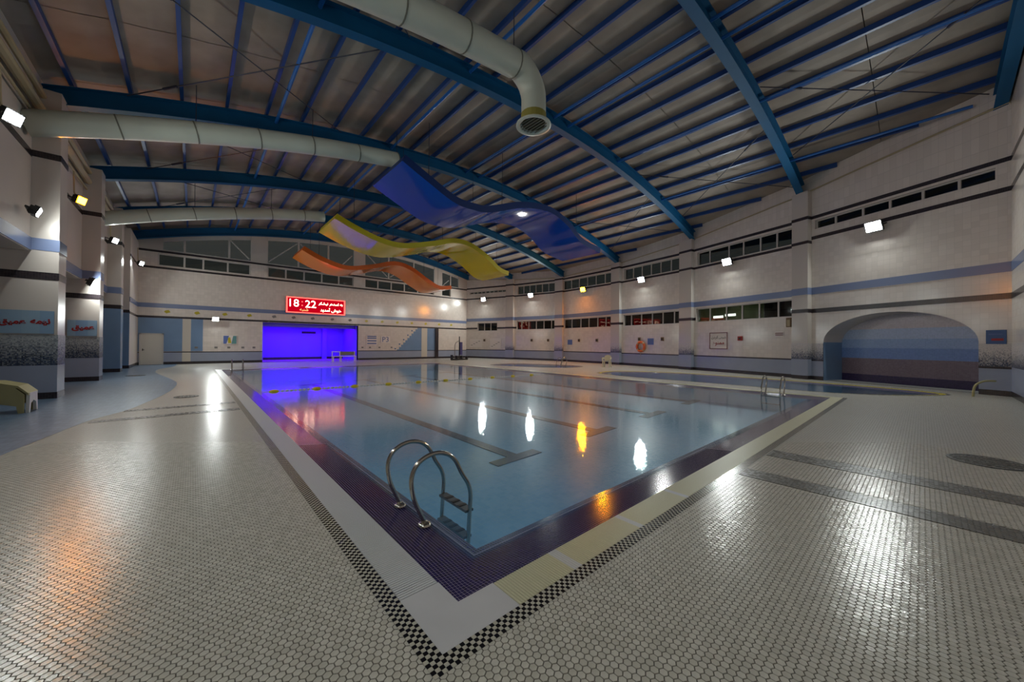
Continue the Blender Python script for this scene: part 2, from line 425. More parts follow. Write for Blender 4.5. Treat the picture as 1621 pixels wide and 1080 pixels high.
def holed(mb, W, s0, s1, z0, z1, holes, thick=0.35, m=0):
    ss = sorted({s0, s1, *[h[0] for h in holes], *[h[1] for h in holes]}); zs = sorted({z0, z1, *[h[2] for h in holes], *[h[3] for h in holes]})
    inside = lambda s, z: any(h[0] < s < h[1] and h[2] < z < h[3] for h in holes)
    for a, b in zip(ss[:-1], ss[1:]):
        for c, d in zip(zs[:-1], zs[1:]):
            if inside((a+b)/2, (c+d)/2): continue
            mb.quad(W(a, c), W(b, c), W(b, d), W(a, d), m, [(a, c), (b, c), (b, d), (a, d)])
    for h in holes:
        a, b, c, d = h
        for p, q in (((a, c), (b, c)), ((b, c), (b, d)), ((b, d), (a, d)), ((a, d), (a, c))):
            mb.quad(W(p[0], p[1]), W(q[0], q[1]), W(q[0], q[1], -thick), W(p[0], p[1], -thick), m)
def flat(mb, W, s0, s1, z0, z1, d, m=0):
    mb.quad(W(s0, z0, d), W(s1, z0, d), W(s1, z1, d), W(s0, z1, d), m, [(s0, z0), (s1, z0), (s1, z1), (s0, z1)])
def band(W, s0, s1, z0, z1, mt, name, parent, d=0.012, d0=-0.02):
    mb = MB(); mb.wbox(W, s0, s1, z0, z1, d0, d)
    # uv in metres on every face so that tile patterns scale
    for k, f in enumerate(mb.f): mb.uv[k] = [(0, 0)]*4
    mb.uv[4] = [(s1, z0), (s0, z0), (s0, z1), (s1, z1)]
    return mb.build(name, mt, parent)
WIN_N = [0]
def window(W, edges, z0, z1, label, pane=None, fr=0.05, depth=-0.12, thick=0.07):
    WIN_N[0] += 1
    s0, s1 = edges[0], edges[-1]
    mb = MB()
    for (a, b, c, d) in ((s0, s1, z0, z0+fr), (s0, s1, z1-fr, z1), (s0, s0+fr, z0+fr, z1-fr), (s1-fr, s1, z0+fr, z1-fr)):
        mb.wbox(W, a, b, c, d, depth-thick, depth)
    root = mb.build('window_%d' % WIN_N[0], M_FRAME); tag(root, label, 'window', kind='structure')
    for e in edges[1:-1]:
        m2 = MB(); m2.wbox(W, e-fr*0.75, e+fr*0.75, z0+fr, z1-fr, depth-thick, depth+0.01); m2.build('mullion', M_FRAME, root)
    for a, b in zip(edges[:-1], edges[1:]):
        m3 = MB(); m3.wbox(W, a+0.01, b-0.01, z0+0.01, z1-0.01, depth-thick*0.6, depth-thick*0.45); m3.build('pane', pane or M_GLASS, root)
    return root

# ================================================================== SETTING: floor and pools
PX0, PX1, PY0, PY1 = 1.25, 15.0, 1.90, 26.5            # outer edge of the navy overflow ledge
GW = 0.27                                              # grating width
CK = 0.10                                              # checker border width
WZ = -0.05                                             # water level
def catmull(pts, n=6, closed=True):
    out = []; k = len(pts)
    for i in range(k if closed else k-1):
        p0, p1, p2, p3 = (np.array(pts[(i+j) % k] if closed else pts[min(max(i+j, 0), k-1)], float) for j in (-1, 0, 1, 2))
        for q in range(n):
            t = q/n
            out.append(tuple(0.5*((2*p1)+(-p0+p2)*t+(2*p0-5*p1+4*p2-p3)*t*t+(-p0+3*p1-3*p2+p3)*t**3)))
    if not closed: out.append(tuple(pts[-1]))
    return out
KID = catmull([(17.2, 12.2), (19.4, 12.5), (20.9, 10.8), (21.5, 8.6), (21.3, 5.6), (21.0, 3.2), (20.6, 1.2), (20.1, 0.0), (19.35, -0.65), (18.4, -0.25), (17.2, 0.8), (16.5, 2.3), (16.5, 4.3), (16.5, 6.7), (16.4, 9.6)])
JAC = catmull([(16.9, 21.7), (19.0, 22.6), (20.6, 22.0), (21.7, 19.4), (21.9, 17.0), (20.5, 16.0), (18.7, 16.6), (17.5, 19.0)])
def inset(poly, d):
    c = np.mean(poly, axis=0); out = []
    k = len(poly)
    for i in range(k):
        a = np.array(poly[i-1]); b = np.array(poly[(i+1) % k]); t = b-a; t /= np.linalg.norm(t); n = np.array((-t[1], t[0]))
        p = np.array(poly[i])
        if np.dot(c-p, n) < 0: n = -n
        out.append(tuple(p+n*d))
    return out
def cdt(outer, holes, z, mt, name, parent=None):
    vs_, faces = [], []
    for poly in [outer]+holes:
        faces.append(list(range(len(vs_), len(vs_)+len(poly)))); vs_ += [Vector(p) for p in poly]
    r = delaunay_2d_cdt(vs_, [], faces, 2, 1e-5)
    me = bpy.data.meshes.new(name); me.from_pydata([(v.x, v.y, z) for v in r[0]], [], r[2]); me.materials.append(mt); me.update()
    return link(name, me, parent)
pool_hole = [(PX0-GW-CK, PY0-GW-CK), (PX1+GW, PY0-GW-CK), (PX1+GW, PY1+GW), (PX0-GW-CK, PY1+GW)]
outer = [(-9.0, YB-0.3), (20.4, YB-0.3)]+[(x+0.5, y) for x, y in N[::-1]][1:]+[(24.0, 40.0), (-9.0, 40.0)]
floor = cdt(outer, [pool_hole, KID, JAC], 0.0, M_FLOOR, 'floor'); tag(floor, 'wet cream hexagon tile deck around the pool', 'floor', kind='structure')
# blue tiled strip along the left wall with a wavy edge
curve = catmull([(-2.25, 5.0), (-2.1, 7.0), (-1.97, 8.42), (-1.77, 9.68), (-1.51, 11.1), (-1.13, 12.12), (-0.9, 13.32), (-0.67, 14.73), (-0.48, 16.6), (-0.43, 18.81), (-0.59, 20.43), (-0.89, 22.43), (-1.26, 24.81), (-1.47, 26.96), (-1.36, 29.26), (-0.9, 31.5), (-0.8, 34.55)], 5, False)
cdt([(-5.2, 5.0)]+curve+[(-5.2, 34.55)], [], 0.004, M_BLUEFLOOR, 'blue_tile_inlay', floor)
def stripe(x0, x1, y0, y1):
    mb = MB(); mb.box(x0, x1, y0, y1, 0.0, 0.005); return mb.build('tile_stripe', M_STRIPE, floor)
stripe(-1.15, 0.86, 11.90, 12.16); stripe(-1.5, 0.86, 10.66, 10.94)
stripe(6.31, 6.71, -1.9, 1.51); stripe(5.11, 5.44, -1.9, 1.51)
# --- near hex tiles as real pieces
def hex_centres():
    out = []
    s3 = math.sqrt(3)
    def inv(X, Y):
        d = Vector((X, Y, -CAM_H)); zc = d.dot(_f)
        if zc <= 0.1: return None
        return 810.5+FPX*d.dot(_r)/zc, 540-FPX*d.dot(_u)/zc
    for par in (0, 1):
        for i in range(-90, 230):
            for j in range(-60, 130):
                cx = (i+0.5*(par == 0)); cy = (j+0.5*(par == 0))*s3
                X, Y = cx*HEX_P, cy*HEX_P
                if X > PX0-GW-CK-0.02 and Y > PY0-GW-CK-0.02: continue
                if 5.08 < X < 5.47 or 6.28 < X < 6.74 or X > 9 or Y > 9: continue
                q = inv(X, Y)
                if q is None or not (-15 < q[0] < 1640) or not (700 < q[1] < 1100): continue
                out.append((q[1], X, Y))
    out.sort(reverse=True)
    return [o for o in out]
HC = hex_centres()
def hex_geo(r1, r0, h):
    v = []
    for r, z in ((r0, 0.0), (r1, h)):
        for k in range(6):
            a = math.pi/6+k*math.pi/3; v.append((r*math.cos(a), r*math.sin(a), z))
    f = [(6, 7, 8, 9, 10, 11)]+[(k, (k+1) % 6, 6+(k+1) % 6, 6+k) for k in range(6)]
    return np.array(v), f
hv, hf = hex_geo(HEX_P*0.488, HEX_P*0.502, 0.003)
hm = []
for q in range(2):
    me = bpy.data.meshes.new('hex_tile'); me.from_pydata([tuple(p) for p in hv], [], hf); me.materials.append((M_TILE, M_TILE2)[q]); me.update(); hm.append(me)
vis = [c for c in HC if c[0] < 1078]
for (yy, X, Y) in vis[:300]:
    link('hex_tile', random.choice(hm), floor, (X, Y, 0.0), (random.uniform(-.015, .015), random.uniform(-.015, .015), 0))
rest = [c for c in HC if c[0] >= 1078]+vis[300:]
allv = []; allf = []; mi = []
for (yy, X, Y) in rest:
    n = len(allv); tx, ty = random.uniform(-.015, .015), random.uniform(-.015, .015)
    for p in hv: allv.append((X+p[0], Y+p[1], p[2]+p[0]*tx+p[1]*ty))
    k = random.random() < 0.4
    for f in hf: allf.append(tuple(n+i for i in f)); mi.append(int(k))
me = bpy.data.meshes.new('hex_tile_field'); me.from_pydata(allv, [], allf); me.materials.append(M_TILE); me.materials.append(M_TILE2)
me.polygons.foreach_set('material_index', mi); me.update()
tag(link('hex_tile_field', me, floor), kind='stuff')
# --- checker border of small square tiles
bed = MB(); x0, y0 = PX0-GW-CK, PY0-GW-CK
bed.box(x0, x0+CK, y0, PY1+GW, -0.03, 0.0); bed.box(x0, PX1+GW, y0, y0+CK, -0.03, 0.0005)
bed.build('checker_bed', M_GROUT, floor)
ck = MB(); T = 0.025
def ctile(i, j):
    X, Y = x0+i*T, y0+j*T
    z = 0.0035
    ck.v += [(X+.001, Y+.001, z), (X+T-.001, Y+.001, z), (X+T-.001, Y+T-.001, z), (X+.001, Y+T-.001, z), (X, Y, 0), (X+T, Y, 0), (X+T, Y+T, 0), (X, Y+T, 0)]
    n = len(ck.v)-8; m = (i+j) % 2
    for f in ((0, 1, 2, 3), (0, 4, 5, 1), (1, 5, 6, 2), (2, 6, 7, 3), (3, 7, 4, 0)):
        ck.f.append(tuple(n+q for q in f)); ck.m.append(m); ck.uv.append([(0, 0)]*4)
for j in range(int((PY1+GW-y0)/T)):
    for i in range(4): ctile(i, j)
for i in range(4, int((PX1+GW-x0)/T)):
    for j in range(4): ctile(i, j)
tag(ck.build('checker_border', [M_WHITET, M_BLACKT], floor), kind='stuff')

# --- main pool basin
basin = MB()
LW = 0.50; zo, zi = -0.008, -0.068                     # sloping ledge
ix0, ix1, iy0, iy1 = PX0+LW, PX1-LW, PY0+LW, PY1-LW
def zb(x): return -0.92+(x-ix0)/(ix1-ix0)*0.42         # sloping bottom
A = [(ix0, iy0), (ix1, iy0), (ix1, iy1), (ix0, iy1)]
for a, b in zip(A, A[1:]+A[:1]):
    basin.quad((*a, zi), (*b, zi), (*b, zb(b[0])), (*a, zb(a[0])))
basin.quad(*[(*a, zb(a[0])) for a in A])
pool = basin.build('pool_basin', M_POOL); tag(pool, 'rectangular main pool basin with pale blue mosaic lining', 'pool', kind='structure')
O = [(PX0, PY0), (PX1, PY0), (PX1, PY1), (PX0, PY1)]
led = MB()
for k in range(4):
    a, b, c, d = O[k], O[(k+1) % 4], A[(k+1) % 4], A[k]
    led.quad((*a, zo), (*b, zo), (*c, zi), (*d, zi))
    led.quad((*a, zo-0.1), (*b, zo-0.1), (*b, zo), (*a, zo))
led.build('overflow_ledge', M_NAVYG, pool)
# raised navy mosaic pieces near the corner
nt_ = MB(); T2 = 0.026
def zled(d): return zo+(zi-zo)*d/LW
for side in (0, 1):
    for k in range(int(4.55/T2)):
        for j in range(int(0.43/T2)):
            u = k*T2; w = j*T2
            if side == 0: X, Y = PX0+w, PY0+u
            else:
                X, Y = PX0+16*T2+u, PY0+w
            if side == 0 and False: continue
            dmin = min(X-PX0, Y-PY0)
            g = 0.0026
            pts = [(X+g, Y+g), (X+T2-g, Y+g), (X+T2-g, Y+T2-g), (X+g, Y+T2-g)]
            def zz(p): return zled(max(0, min(p[0]-PX0, p[1]-PY0)))+0.003
            n = len(nt_.v)
            nt_.v += [(p[0], p[1], zz(p)) for p in pts]+[(p[0], p[1], zz(p)-0.004) for p in pts]
            for f in ((0, 1, 2, 3), (0, 4, 5, 1), (1, 5, 6, 2), (2, 6, 7, 3), (3, 7, 4, 0)):
                nt_.f.append(tuple(n+q for q in f)); nt_.m.append(0); nt_.uv.append([(0, 0)]*4)
tag(nt_.build('navy_mosaic_pieces', M_NAVY, pool), kind='stuff')
gb = MB()
gb.hexa([(PX0, PY0, zo), (PX0+.43, PY0+.43, zled(.43)), (PX0+.43, PY0+4.58, zled(.43)), (PX0, PY0+4.58, zo), (PX0, PY0, zo+.0008), (PX0+.43, PY0+.43, zled(.43)+.0008), (PX0+.43, PY0+4.58, zled(.43)+.0008), (PX0, PY0+4.58, zo+.0008)])
gb.hexa([(PX0, PY0, zo), (PX0+4.98, PY0, zo), (PX0+4.98, PY0+.43, zled(.43)), (PX0+.43, PY0+.43, zled(.43)), (PX0, PY0, zo+.0008), (PX0+4.98, PY0, zo+.0008), (PX0+4.98, PY0+.43, zled(.43)+.0008), (PX0+.43, PY0+.43, zled(.43)+.0008)])
gb.build('grout_bed', M_GROUT, pool)
for lx in (2.2, 5.18, 8.13, 11.07, 14.05):
    mb = MB()
    if lx not in (2.2,):
        def q(x0, x1, y0, y1):
            mb.hexa([(x0, y0, zb(x0)), (x1, y0, zb(x1)), (x1, y1, zb(x1)), (x0, y1, zb(x0)), (x0, y0, zb(x0)+.01), (x1, y0, zb(x1)+.01), (x1, y1, zb(x1)+.01), (x0, y1, zb(x0)+.01)])
        q(lx-0.14, lx+0.14, 5.85, 23.0); q(lx-0.62, lx+0.62, 5.55, 5.85); q(lx-0.62, lx+0.62, 23.0, 23.3)
        mb.build('lane_line', M_LANE, pool)
wat = MB(); e = 0.14
wat.quad((PX0+e, PY0+e, WZ), (PX1-e, PY0+e, WZ), (PX1-e, PY1-e, WZ), (PX0+e, PY1-e, WZ))
tag(wat.build('pool_water', M_WATER), 'still blue water filling the main pool', 'water', kind='stuff')
# channel under the gratings
ch = MB()
for (a, b, c, d) in ((PX0-GW, PX0, PY0-GW, PY1+GW), (PX0, PX1+GW, PY0-GW, PY0), (PX1, PX1+GW, PY0, PY1+GW), (PX0, PX1, PY1, PY1+GW)):
    ch.box(a, b, c, d, -0.14, -0.03)
ch.build('overflow_channel', M_CHANNEL, pool)
# corner slab
sl = MB(); P = [(PX0-GW, PY0-GW), (1.52, PY0-GW), (1.52, PY0), (PX0, PY0), (PX0, 2.14), (PX0-GW, 2.14)]
sl.face([(*p, 0.004) for p in P]); 
for a, b in zip(P, P[1:]+P[:1]): sl.quad((*a, -0.03), (*b, -0.03), (*b, 0.004), (*a, 0.004))
tag(sl.build('coping_slab', M_SLAB), 'smooth white L shaped coping slab at the near pool corner', 'coping')
# gratings
PITCH = 0.022
def grating(label, along, lo, hi, a0, a1, mt, near=0, white=()):
    root = empty('overflow_grating', (0, 0, 0)); tag(root, label, 'grating', 'overflow gratings round the main pool')
    me = {}
    for key, mm in (('m', mt), ('w', M_GRATEW)):
        mb = MB(); w = PITCH*0.36
        if along == 'y': mb.box(a0, a1, -w, w, -0.025, 0.003)
        else: mb.box(-w, w, a0, a1, -0.025, 0.003)
        me[key] = mb.mesh('slat', mm)
    n = int((hi-lo)/PITCH); restmb = MB()
    for k in range(n):
        c = lo+(k+0.5)*PITCH
        key = 'w' if any(p <= c <= q for p, q in white) else 'm'
        if k < near:
            link('slat', me[key], root, (0, c, 0) if along == 'y' else (c, 0, 0))
        else:
            w = PITCH*0.36
            if along == 'y': restmb.box(a0, a1, c-w, c+w, -0.025, 0.003)
            else: restmb.box(c-w, c+w, a0, a1, -0.025, 0.003, 1 if key == 'w' else 0)
    tag(restmb.build('slat_run', [mt, M_GRATEW], root), kind='stuff')
    rl = MB()
    for p in (0.2, 0.5, 0.8):
        c = a0+(a1-a0)*p
        if along == 'y': rl.box(c-.006, c+.006, lo, hi, -0.03, -0.008)
        else: rl.box(lo, hi, c-.006, c+.006, -0.03, -0.008)
    rl.build('support_rail', mt, root)
    return root
grating('white slatted overflow grating along the long left pool edge', 'y', 2.145, PY1+GW, PX0-GW+.004, PX0-.004, M_GRATEW, near=150)
grating('cream slatted overflow grating along the near short pool edge', 'x', 1.525, PX1+GW, PY0-GW+.004, PY0-.004, M_GRATEC, near=150, white=((2.05, 2.14), (2.95, 3.03), (3.9, 3.97)))
grating('pale grating along the long pool edge facing the right wall', 'y', PY0, PY1, PX1+.004, PX1+GW-.004, M_GRATEC)
grating('pale grating along the far short pool edge by the violet niche', 'x', PX0, PX1+GW, PY1+.004, PY1+GW-.004, M_GRATEW)

# --- small pools beside the right wall
def small_pool(name, poly, label, wlabel, depth, rim=True):
    c0 = poly; c1 = inset(poly, 0.10); c2 = inset(poly, 0.26); c3 = inset(poly, 0.62)
    k = len(poly); root = None
    wall_ = MB()
    for i in range(k):
        a, b = c3[i], c3[(i+1) % k]
        wall_.quad((*a, -0.06), (*b, -0.06), (*b, -depth), (*a, -depth))
    wall_.face([(*p, -depth) for p in c3])
    root = wall_.build(name, M_KID); tag(root, label, 'pool', kind='structure')
    for p, q, z0, z1, mt, nm in ((c0, c1, 0.003, 0.003, M_STRIPE, 'dark_rim'), (c1, c2, 0.003, -0.01, M_YELLOWT if rim else M_STRIPE, 'yellow_rim' if rim else 'grey_rim'), (c2, c3, -0.01, -0.06, M_NAVYG, 'navy_rim')):
        mb = MB()
        for i in range(k):
            mb.quad((*p[i], z0), (*p[(i+1) % k], z0), (*q[(i+1) % k], z1), (*q[i], z1))
        mb.build(nm, mt, root)
    w = MB(); w.face([(*p, -0.045) for p in inset(poly, 0.55)])
    tag(w.build('small_pool_water', M_WATER), wlabel, 'water', kind='stuff')
small_pool('paddling_pool', KID, 'crescent shaped shallow pool with yellow rim before the arched alcove', 'shallow water in the crescent paddling pool with yellow rim', 0.4)
small_pool('plunge_pool', JAC, 'small dark rimmed plunge pool near the white plastic chair', 'dark water in the small plunge pool near the chair', 0.5, False)

# ================================================================== SETTING: right wall (gently curved, six bays)
wr = MB()
bays = {0: dict(up=(0.4, 5.3, 7.22, 7.47), low=(1.57, 4.2, 3.03, 3.93), nl=3, nu=9),
        1: dict(up=(0.5, 5.0, 6.80, 7.68), low=(0.45, 5.0, 3.10, 4.0), nl=6, nu=6),
        2: dict(up=(0.6, 6.5, 6.80, 7.68), low=(0.72, 6.42, 3.10, 4.0), nl=6, nu=6),
        3: dict(up=(0.5, 5.5, 6.80, 7.68), low=(0.45, 5.48, 3.10, 4.0), nl=6, nu=6),
        4: dict(up=(0.75, 6.42, 6.80, 7.66), low=(0.68, 6.40, 3.10, 4.0), nl=6, nu=6),
        5: dict(up=(0.80, 6.35, 7.27, 7.69), low=None, nl=0, nu=6)}
edges_low = {4: [0.68, 1.61, 2.72, 3.69, 4.66, 5.65, 6.40], 3: [0.45, 1.15, 2.12, 3.1, 4.01, 4.93, 5.48], 2: [0.72, 1.66, 2.77, 3.74, 4.74, 5.63, 6.42], 1: [0.45, 1.03, 1.9, 2.82, 3.72, 4.59, 5.0], 0: [1.57, 2.45, 3.3, 4.2]}
edges_up = {4: [0.75, 1.59, 2.87, 3.76, 4.72, 5.58, 6.42], 5: [0.80, 1.61, 2.64, 3.55, 4.53, 5.48, 6.35]}
AR_C, AR_H, AR_Z, AR_R = 3.57, 2.40, 1.80, 1.24        # arched alcove in bay 5
for i, (W, L, t, n) in enumerate(SEG):
    b = bays[i]; holes = [b['up']]
    if b['low']: holes.append(b['low'])
    if i < 5: holed(wr, W, 0, L, 0, 8.1, holes)
    else:
        holed(wr, W, 0, L, 3.15, 8.1, holes)
        flat(wr, W, 0, AR_C-AR_H, 0, 3.15, 0); flat(wr, W, AR_C+AR_H, L, 0, 3.15, 0)
        K = 24; ap = [(AR_C-AR_H*math.cos(math.pi*k/K), AR_Z+AR_R*math.sin(math.pi*k/K)) for k in range(K+1)]
        for p, q in zip(ap[:-1], ap[1:]):
            wr.quad(W(p[0], p[1]), W(q[0], q[1]), W(q[0], 3.15), W(p[0], 3.15), 0, [p, q, (q[0], 3.15), (p[0], 3.15)])
            wr.quad(W(p[0], p[1]), W(q[0], q[1]), W(q[0], q[1], -1.3), W(p[0], p[1], -1.3))
        for s in (AR_C-AR_H, AR_C+AR_H): wr.quad(W(s, 0), W(s, AR_Z), W(s, AR_Z, -1.3), W(s, 0, -1.3), 1)
    p0, p1 = W(0, 0), W(L, 0)
    for k in range(6):
        a, c = L*k/6, L*(k+1)/6
        wr.quad(W(a, 8.1), W(c, 8.1), W(c, arch(W(c, 0)[0])+0.9), W(a, arch(W(a, 0)[0])+0.9), 0, [(a, 8.1), (c, 8.1), (c, 9), (a, 9)])
wall_right = wr.build('wall_right', [M_WALL, M_BLUEW]); tag(wall_right, 'gently curved white tiled wall with dark and blue bands, windows and pilasters', 'wall', kind='structure')
for i, (W, L, t, n) in enumerate(SEG):
    b = bays[i]
    band(W, 0, L, 7.78, 7.93, M_DARKB, 'dark_band', wall_right)
    z2 = (6.60, 6.74) if i < 5 else (6.78, 6.94)
    band(W, 0, L, z2[0], z2[1], M_DARKB, 'dark_band', wall_right)
    band(W, 0, L, 4.12, 4.45, M_BLUEB, 'blue_band', wall_right)
    if b['low']:
        for s0, s1 in ((0, b['low'][0]-0.02), (b['low'][1]+0.02, L)): band(W, s0, s1, 3.24, 3.42, M_DARKB, 'dark_band', wall_right)
    else: band(W, 0, L, 3.22, 3.42, M_DARKB, 'dark_band', wall_right)
    spans = [(0, L)] if i < 5 else [(0, AR_C-AR_H), (AR_C+AR_H, L)]
    for s0, s1 in spans:
        band(W, s0, s1, 0.18, 0.90, M_WAINS, 'wainscot', wall_right); band(W, s0, s1, 0.90, 0.97, M_DARKB, 'dark_band', wall_right, 0.02); band(W, s0, s1, 0, 0.18, M_DARKB, 'base_band', wall_right, 0.02)
        if i == 5: band(W, s0, s1, 0.97, 1.75, M_SPECKR, 'speckled_mosaic', wall_right)
# alcove back wall: horizontal colour fields of mosaic
W5, L5, _, n5 = SEG[5]
for z0, z1, c, nm in ((0, 0.34, (56, 46, 86), 'navy_field'), (0.34, 1.08, (130, 116, 128), 'plum_field'), (1.08, 1.55, (122, 152, 210), 'blue_field'), (1.55, 1.95, (150, 178, 224), 'mid_blue_field'), (1.95, 2.4, (180, 198, 230), 'pale_blue_field'), (2.4, 3.2, (206, 198, 206), 'lilac_field')):
    band(W5, AR_C-AR_H, AR_C+AR_H, z0, z1, grid_material('alcove_'+nm, srgb(*c), srgb(*[max(0, q-14) for q in c]), srgb(*[min(255, q+14) for q in c]), 0.05, 0.1, 0.25, uv=True), nm, wall_right, -1.3, -1.36)
# pilasters at the joints of the bays
for i in range(1, 6):
    t = ((SEG[i-1][2]+SEG[i][2])/2).normalized(); c = Vector((N[i][0], N[i][1], 0)); nn = Vector((t.y, -t.x, 0))
    def Wp(s, z, d=0.0, c=c, t=t, nn=nn): p = c+t*s+nn*d; return (p.x, p.y, z)
    sh, hw = {1: (-.3, .48), 2: (.2, .46), 3: (-.17, .43), 4: (.06, .46), 5: (.30, .36)}[i]; c = c+t*sh; top = arch(N[i][0])+0.1
    def Wp(s, z, d=0.0, c=c, t=t, nn=nn): p = c+t*s+nn*d; return (p.x, p.y, z)
    mb = MB(); mb.wbox(Wp, -hw, hw, 0, top, -0.3, 0.32)
    pl = mb.build('pilaster', M_WALL, wall_right)
    for z0, z1, mt, nm in ((7.78, 7.93, M_DARKB, 'dark_band'), (6.60, 6.74, M_DARKB, 'dark_band'), (4.12, 4.45, M_BLUEB, 'blue_band'), (3.24, 3.42, M_DARKB, 'dark_band'), (0.97, 1.75, M_SPECKR, 'speckled_mosaic'), (0.18, 0.97, M_WAINS, 'wainscot'), (0, 0.18, M_DARKB, 'base_band')):
        if z1 > top: continue
        b2 = MB(); b2.wbox(Wp, -hw-.01, hw+.01, z0, z1, 0.0, 0.332)
        b2.uv[4] = [(hw, z0), (-hw, z0), (-hw, z1), (hw, z1)]; b2.uv[3] = [(0, z0), (.3, z0), (.3, z1), (0, z1)]
        b2.build(nm, mt, pl)
# windows
bay_words = ['the far corner bay', 'the second bay from the far corner', 'the bay with the orange lamp', 'the bay with the lifebuoy', 'the bay with the red lettered notice', 'the arched alcove bay']
for i, (W, L, t, n) in enumerate(SEG):
    b = bays[i]
    if b['low']: window(W, edges_low[i], b['low'][2], b['low'][3], 'low row of dark window panes in '+bay_words[i]+' of right wall')
    u = b['up']; ed = edges_up.get(i) or list(np.linspace(u[0], u[1], b['nu']+1))
    window(W, ed, u[2], u[3], 'high clerestory window strip in '+bay_words[i]+' of right wall')
    if b['low']:
        # corridor room behind the low windows
        s0, s1, z0, z1 = b['low']; mb = MB(); D = 2.2
        mt = M_GREEN if i == 4 else M_BLACKR
        e1 = 4.75 if i == 4 else s1
        for (a, c, mi) in (((s0-.3, e1, 0)), ((e1, s1+.3, 1))) if i == 4 else ((s0-.3, s1+.3, 0),):
            mb.quad(W(a, z0-1, -D), W(c, z0-1, -D), W(c, z1+.5, -D), W(a, z1+.5, -D), mi)
            mb.quad(W(a, z1+.5, -.36), W(c, z1+.5, -.36), W(c, z1+.5, -D), W(a, z1+.5, -D), mi)
            mb.quad(W(a, z0-1, -.36), W(c, z0-1, -.36), W(c, z0-1, -D), W(a, z0-1, -D), mi)
            for s in (a, c): mb.quad(W(s, z0-1, -.36), W(s, z1+.5, -.36), W(s, z1+.5, -D), W(s, z0-1, -D), mi)
        mb.build('back_room', [mt, M_BLACKR], wall_right)

# ================================================================== SETTING: far wall
NX0, NX1, NZ = 4.15, 11.5, 3.18
wf = MB()
up_bays = [(-1.85, 3.32), (4.44, 11.05), (12.08, 19.33), (20.33, 21.4)]
holes = [(a, b, 6.80, 7.64) for a, b in up_bays]+[(NX0, NX1, 0, NZ)]
holed(wf, WF, XL-0.2, 24.0, 0, 7.72, holes)
# tympanum: solid strips beside the glazing, columns and arched rim
def zt(x): return arch(x)+0.9
for a, b in ((XL-0.2, -1.6), (3.32, 4.44), (11.05, 12.08), (19.33, 20.33), (22.4, 24.0)):
    for k in range(3):
        p, q = a+(b-a)*k/3, a+(b-a)*(k+1)/3
        wf.quad(WF(p, 7.72), WF(q, 7.72), WF(q, zt(q)), WF(p, zt(p)))
wall_far = wf.build('wall_far', [M_WALL]); tag(wall_far, 'white tiled end wall with violet niche, clock board and arched glazing', 'wall', kind='structure')
band(WF, XL, 24, 7.70, 7.84, M_DARKB, 'dark_band', wall_far); band(WF, XL, 24, 6.58, 6.72, M_DARKB, 'dark_band', wall_far)
band(WF, XL, 24, 3.90, 4.20, M_BLUEB, 'blue_band', wall_far)
band(WF, XL, 24, 3.20, 3.34, M_DARKB, 'dark_band', wall_far)
band(WF, -2.75, -0.55, 0.9, 3.2, M_BLUEW, 'blue_field', wall_far, 0.006); band(WF, -0.55, -0.1, 0.18, 3.2, M_PALE, 'pale_stripe', wall_far, 0.010); band(WF, -0.1, 0.55, 0.9, 3.2, M_BLUEW, 'blue_field', wall_far, 0.006)
for a, b in ((-2.75, NX0), (NX1, 24)):
    band(WF, a, b, 0.18, 0.82, M_WAINS, 'wainscot', wall_far, 0.008); band(WF, a, b, 0.82, 0.88, M_DARKB, 'dark_band', wall_far, 0.014); band(WF, a, b, 0, 0.18, M_DARKB, 'base_band', wall_far, 0.018)
# stepped blue field on the right
for k in range(10):
    x = 15.25+k*0.22; band(WF, x, x+0.22, 0.88, 0.98+k*0.23, M_BLUEW, 'blue_step', wall_far, 0.006)
    if k % 2 == 0: band(WF, x-0.24, x-0.10, 0.98+k*0.23, 1.10+k*0.23, M_SIGND, 'decor_tile', wall_far, 0.01)
band(WF, 17.45, 19.5, 0.88, 3.2, M_BLUEW, 'blue_field', wall_far, 0.006); band(WF, 17.92, 18.57, 0.18, 3.2, M_PALE, 'pale_stripe', wall_far, 0.016)
band(WF, 19.5, 19.86, 0.1, 3.2, M_DARKB, 'dark_pilaster', wall_far, 0.12)
for x, c in ((-1.34, 0), (0.22, 0), (1.79, 0), (3.29, 0), (4.91, 1), (6.28, 1), (7.7, 1), (9.26, 1), (10.76, 1), (12.24, 0), (13.74, 0), (15.27, 0), (16.82, 0), (18.39, 0), (19.98, 0), (21.5, 0)):
    mb = MB(); r = 0.17; mb.face([WF(x-r, 3.65, .014), WF(x-.05, 3.65-r*.7, .014), WF(x+r, 3.62, .014), WF(x+.07, 3.66+r*.7, .014), WF(x-.1, 3.65+r*.5, .014)])
    mb.v += []
    mb.build('decor_tile', M_YELLOWD if c == 0 else M_GREY, wall_far)
for x in (0.2, 1.3, 2.05, 2.9, 3.6, 11.9, 12.6, 13.5, 14.7): band(WF, x-.09, x+.09, 1.10, 1.24, M_GREY, 'decor_tile', wall_far, 0.012)
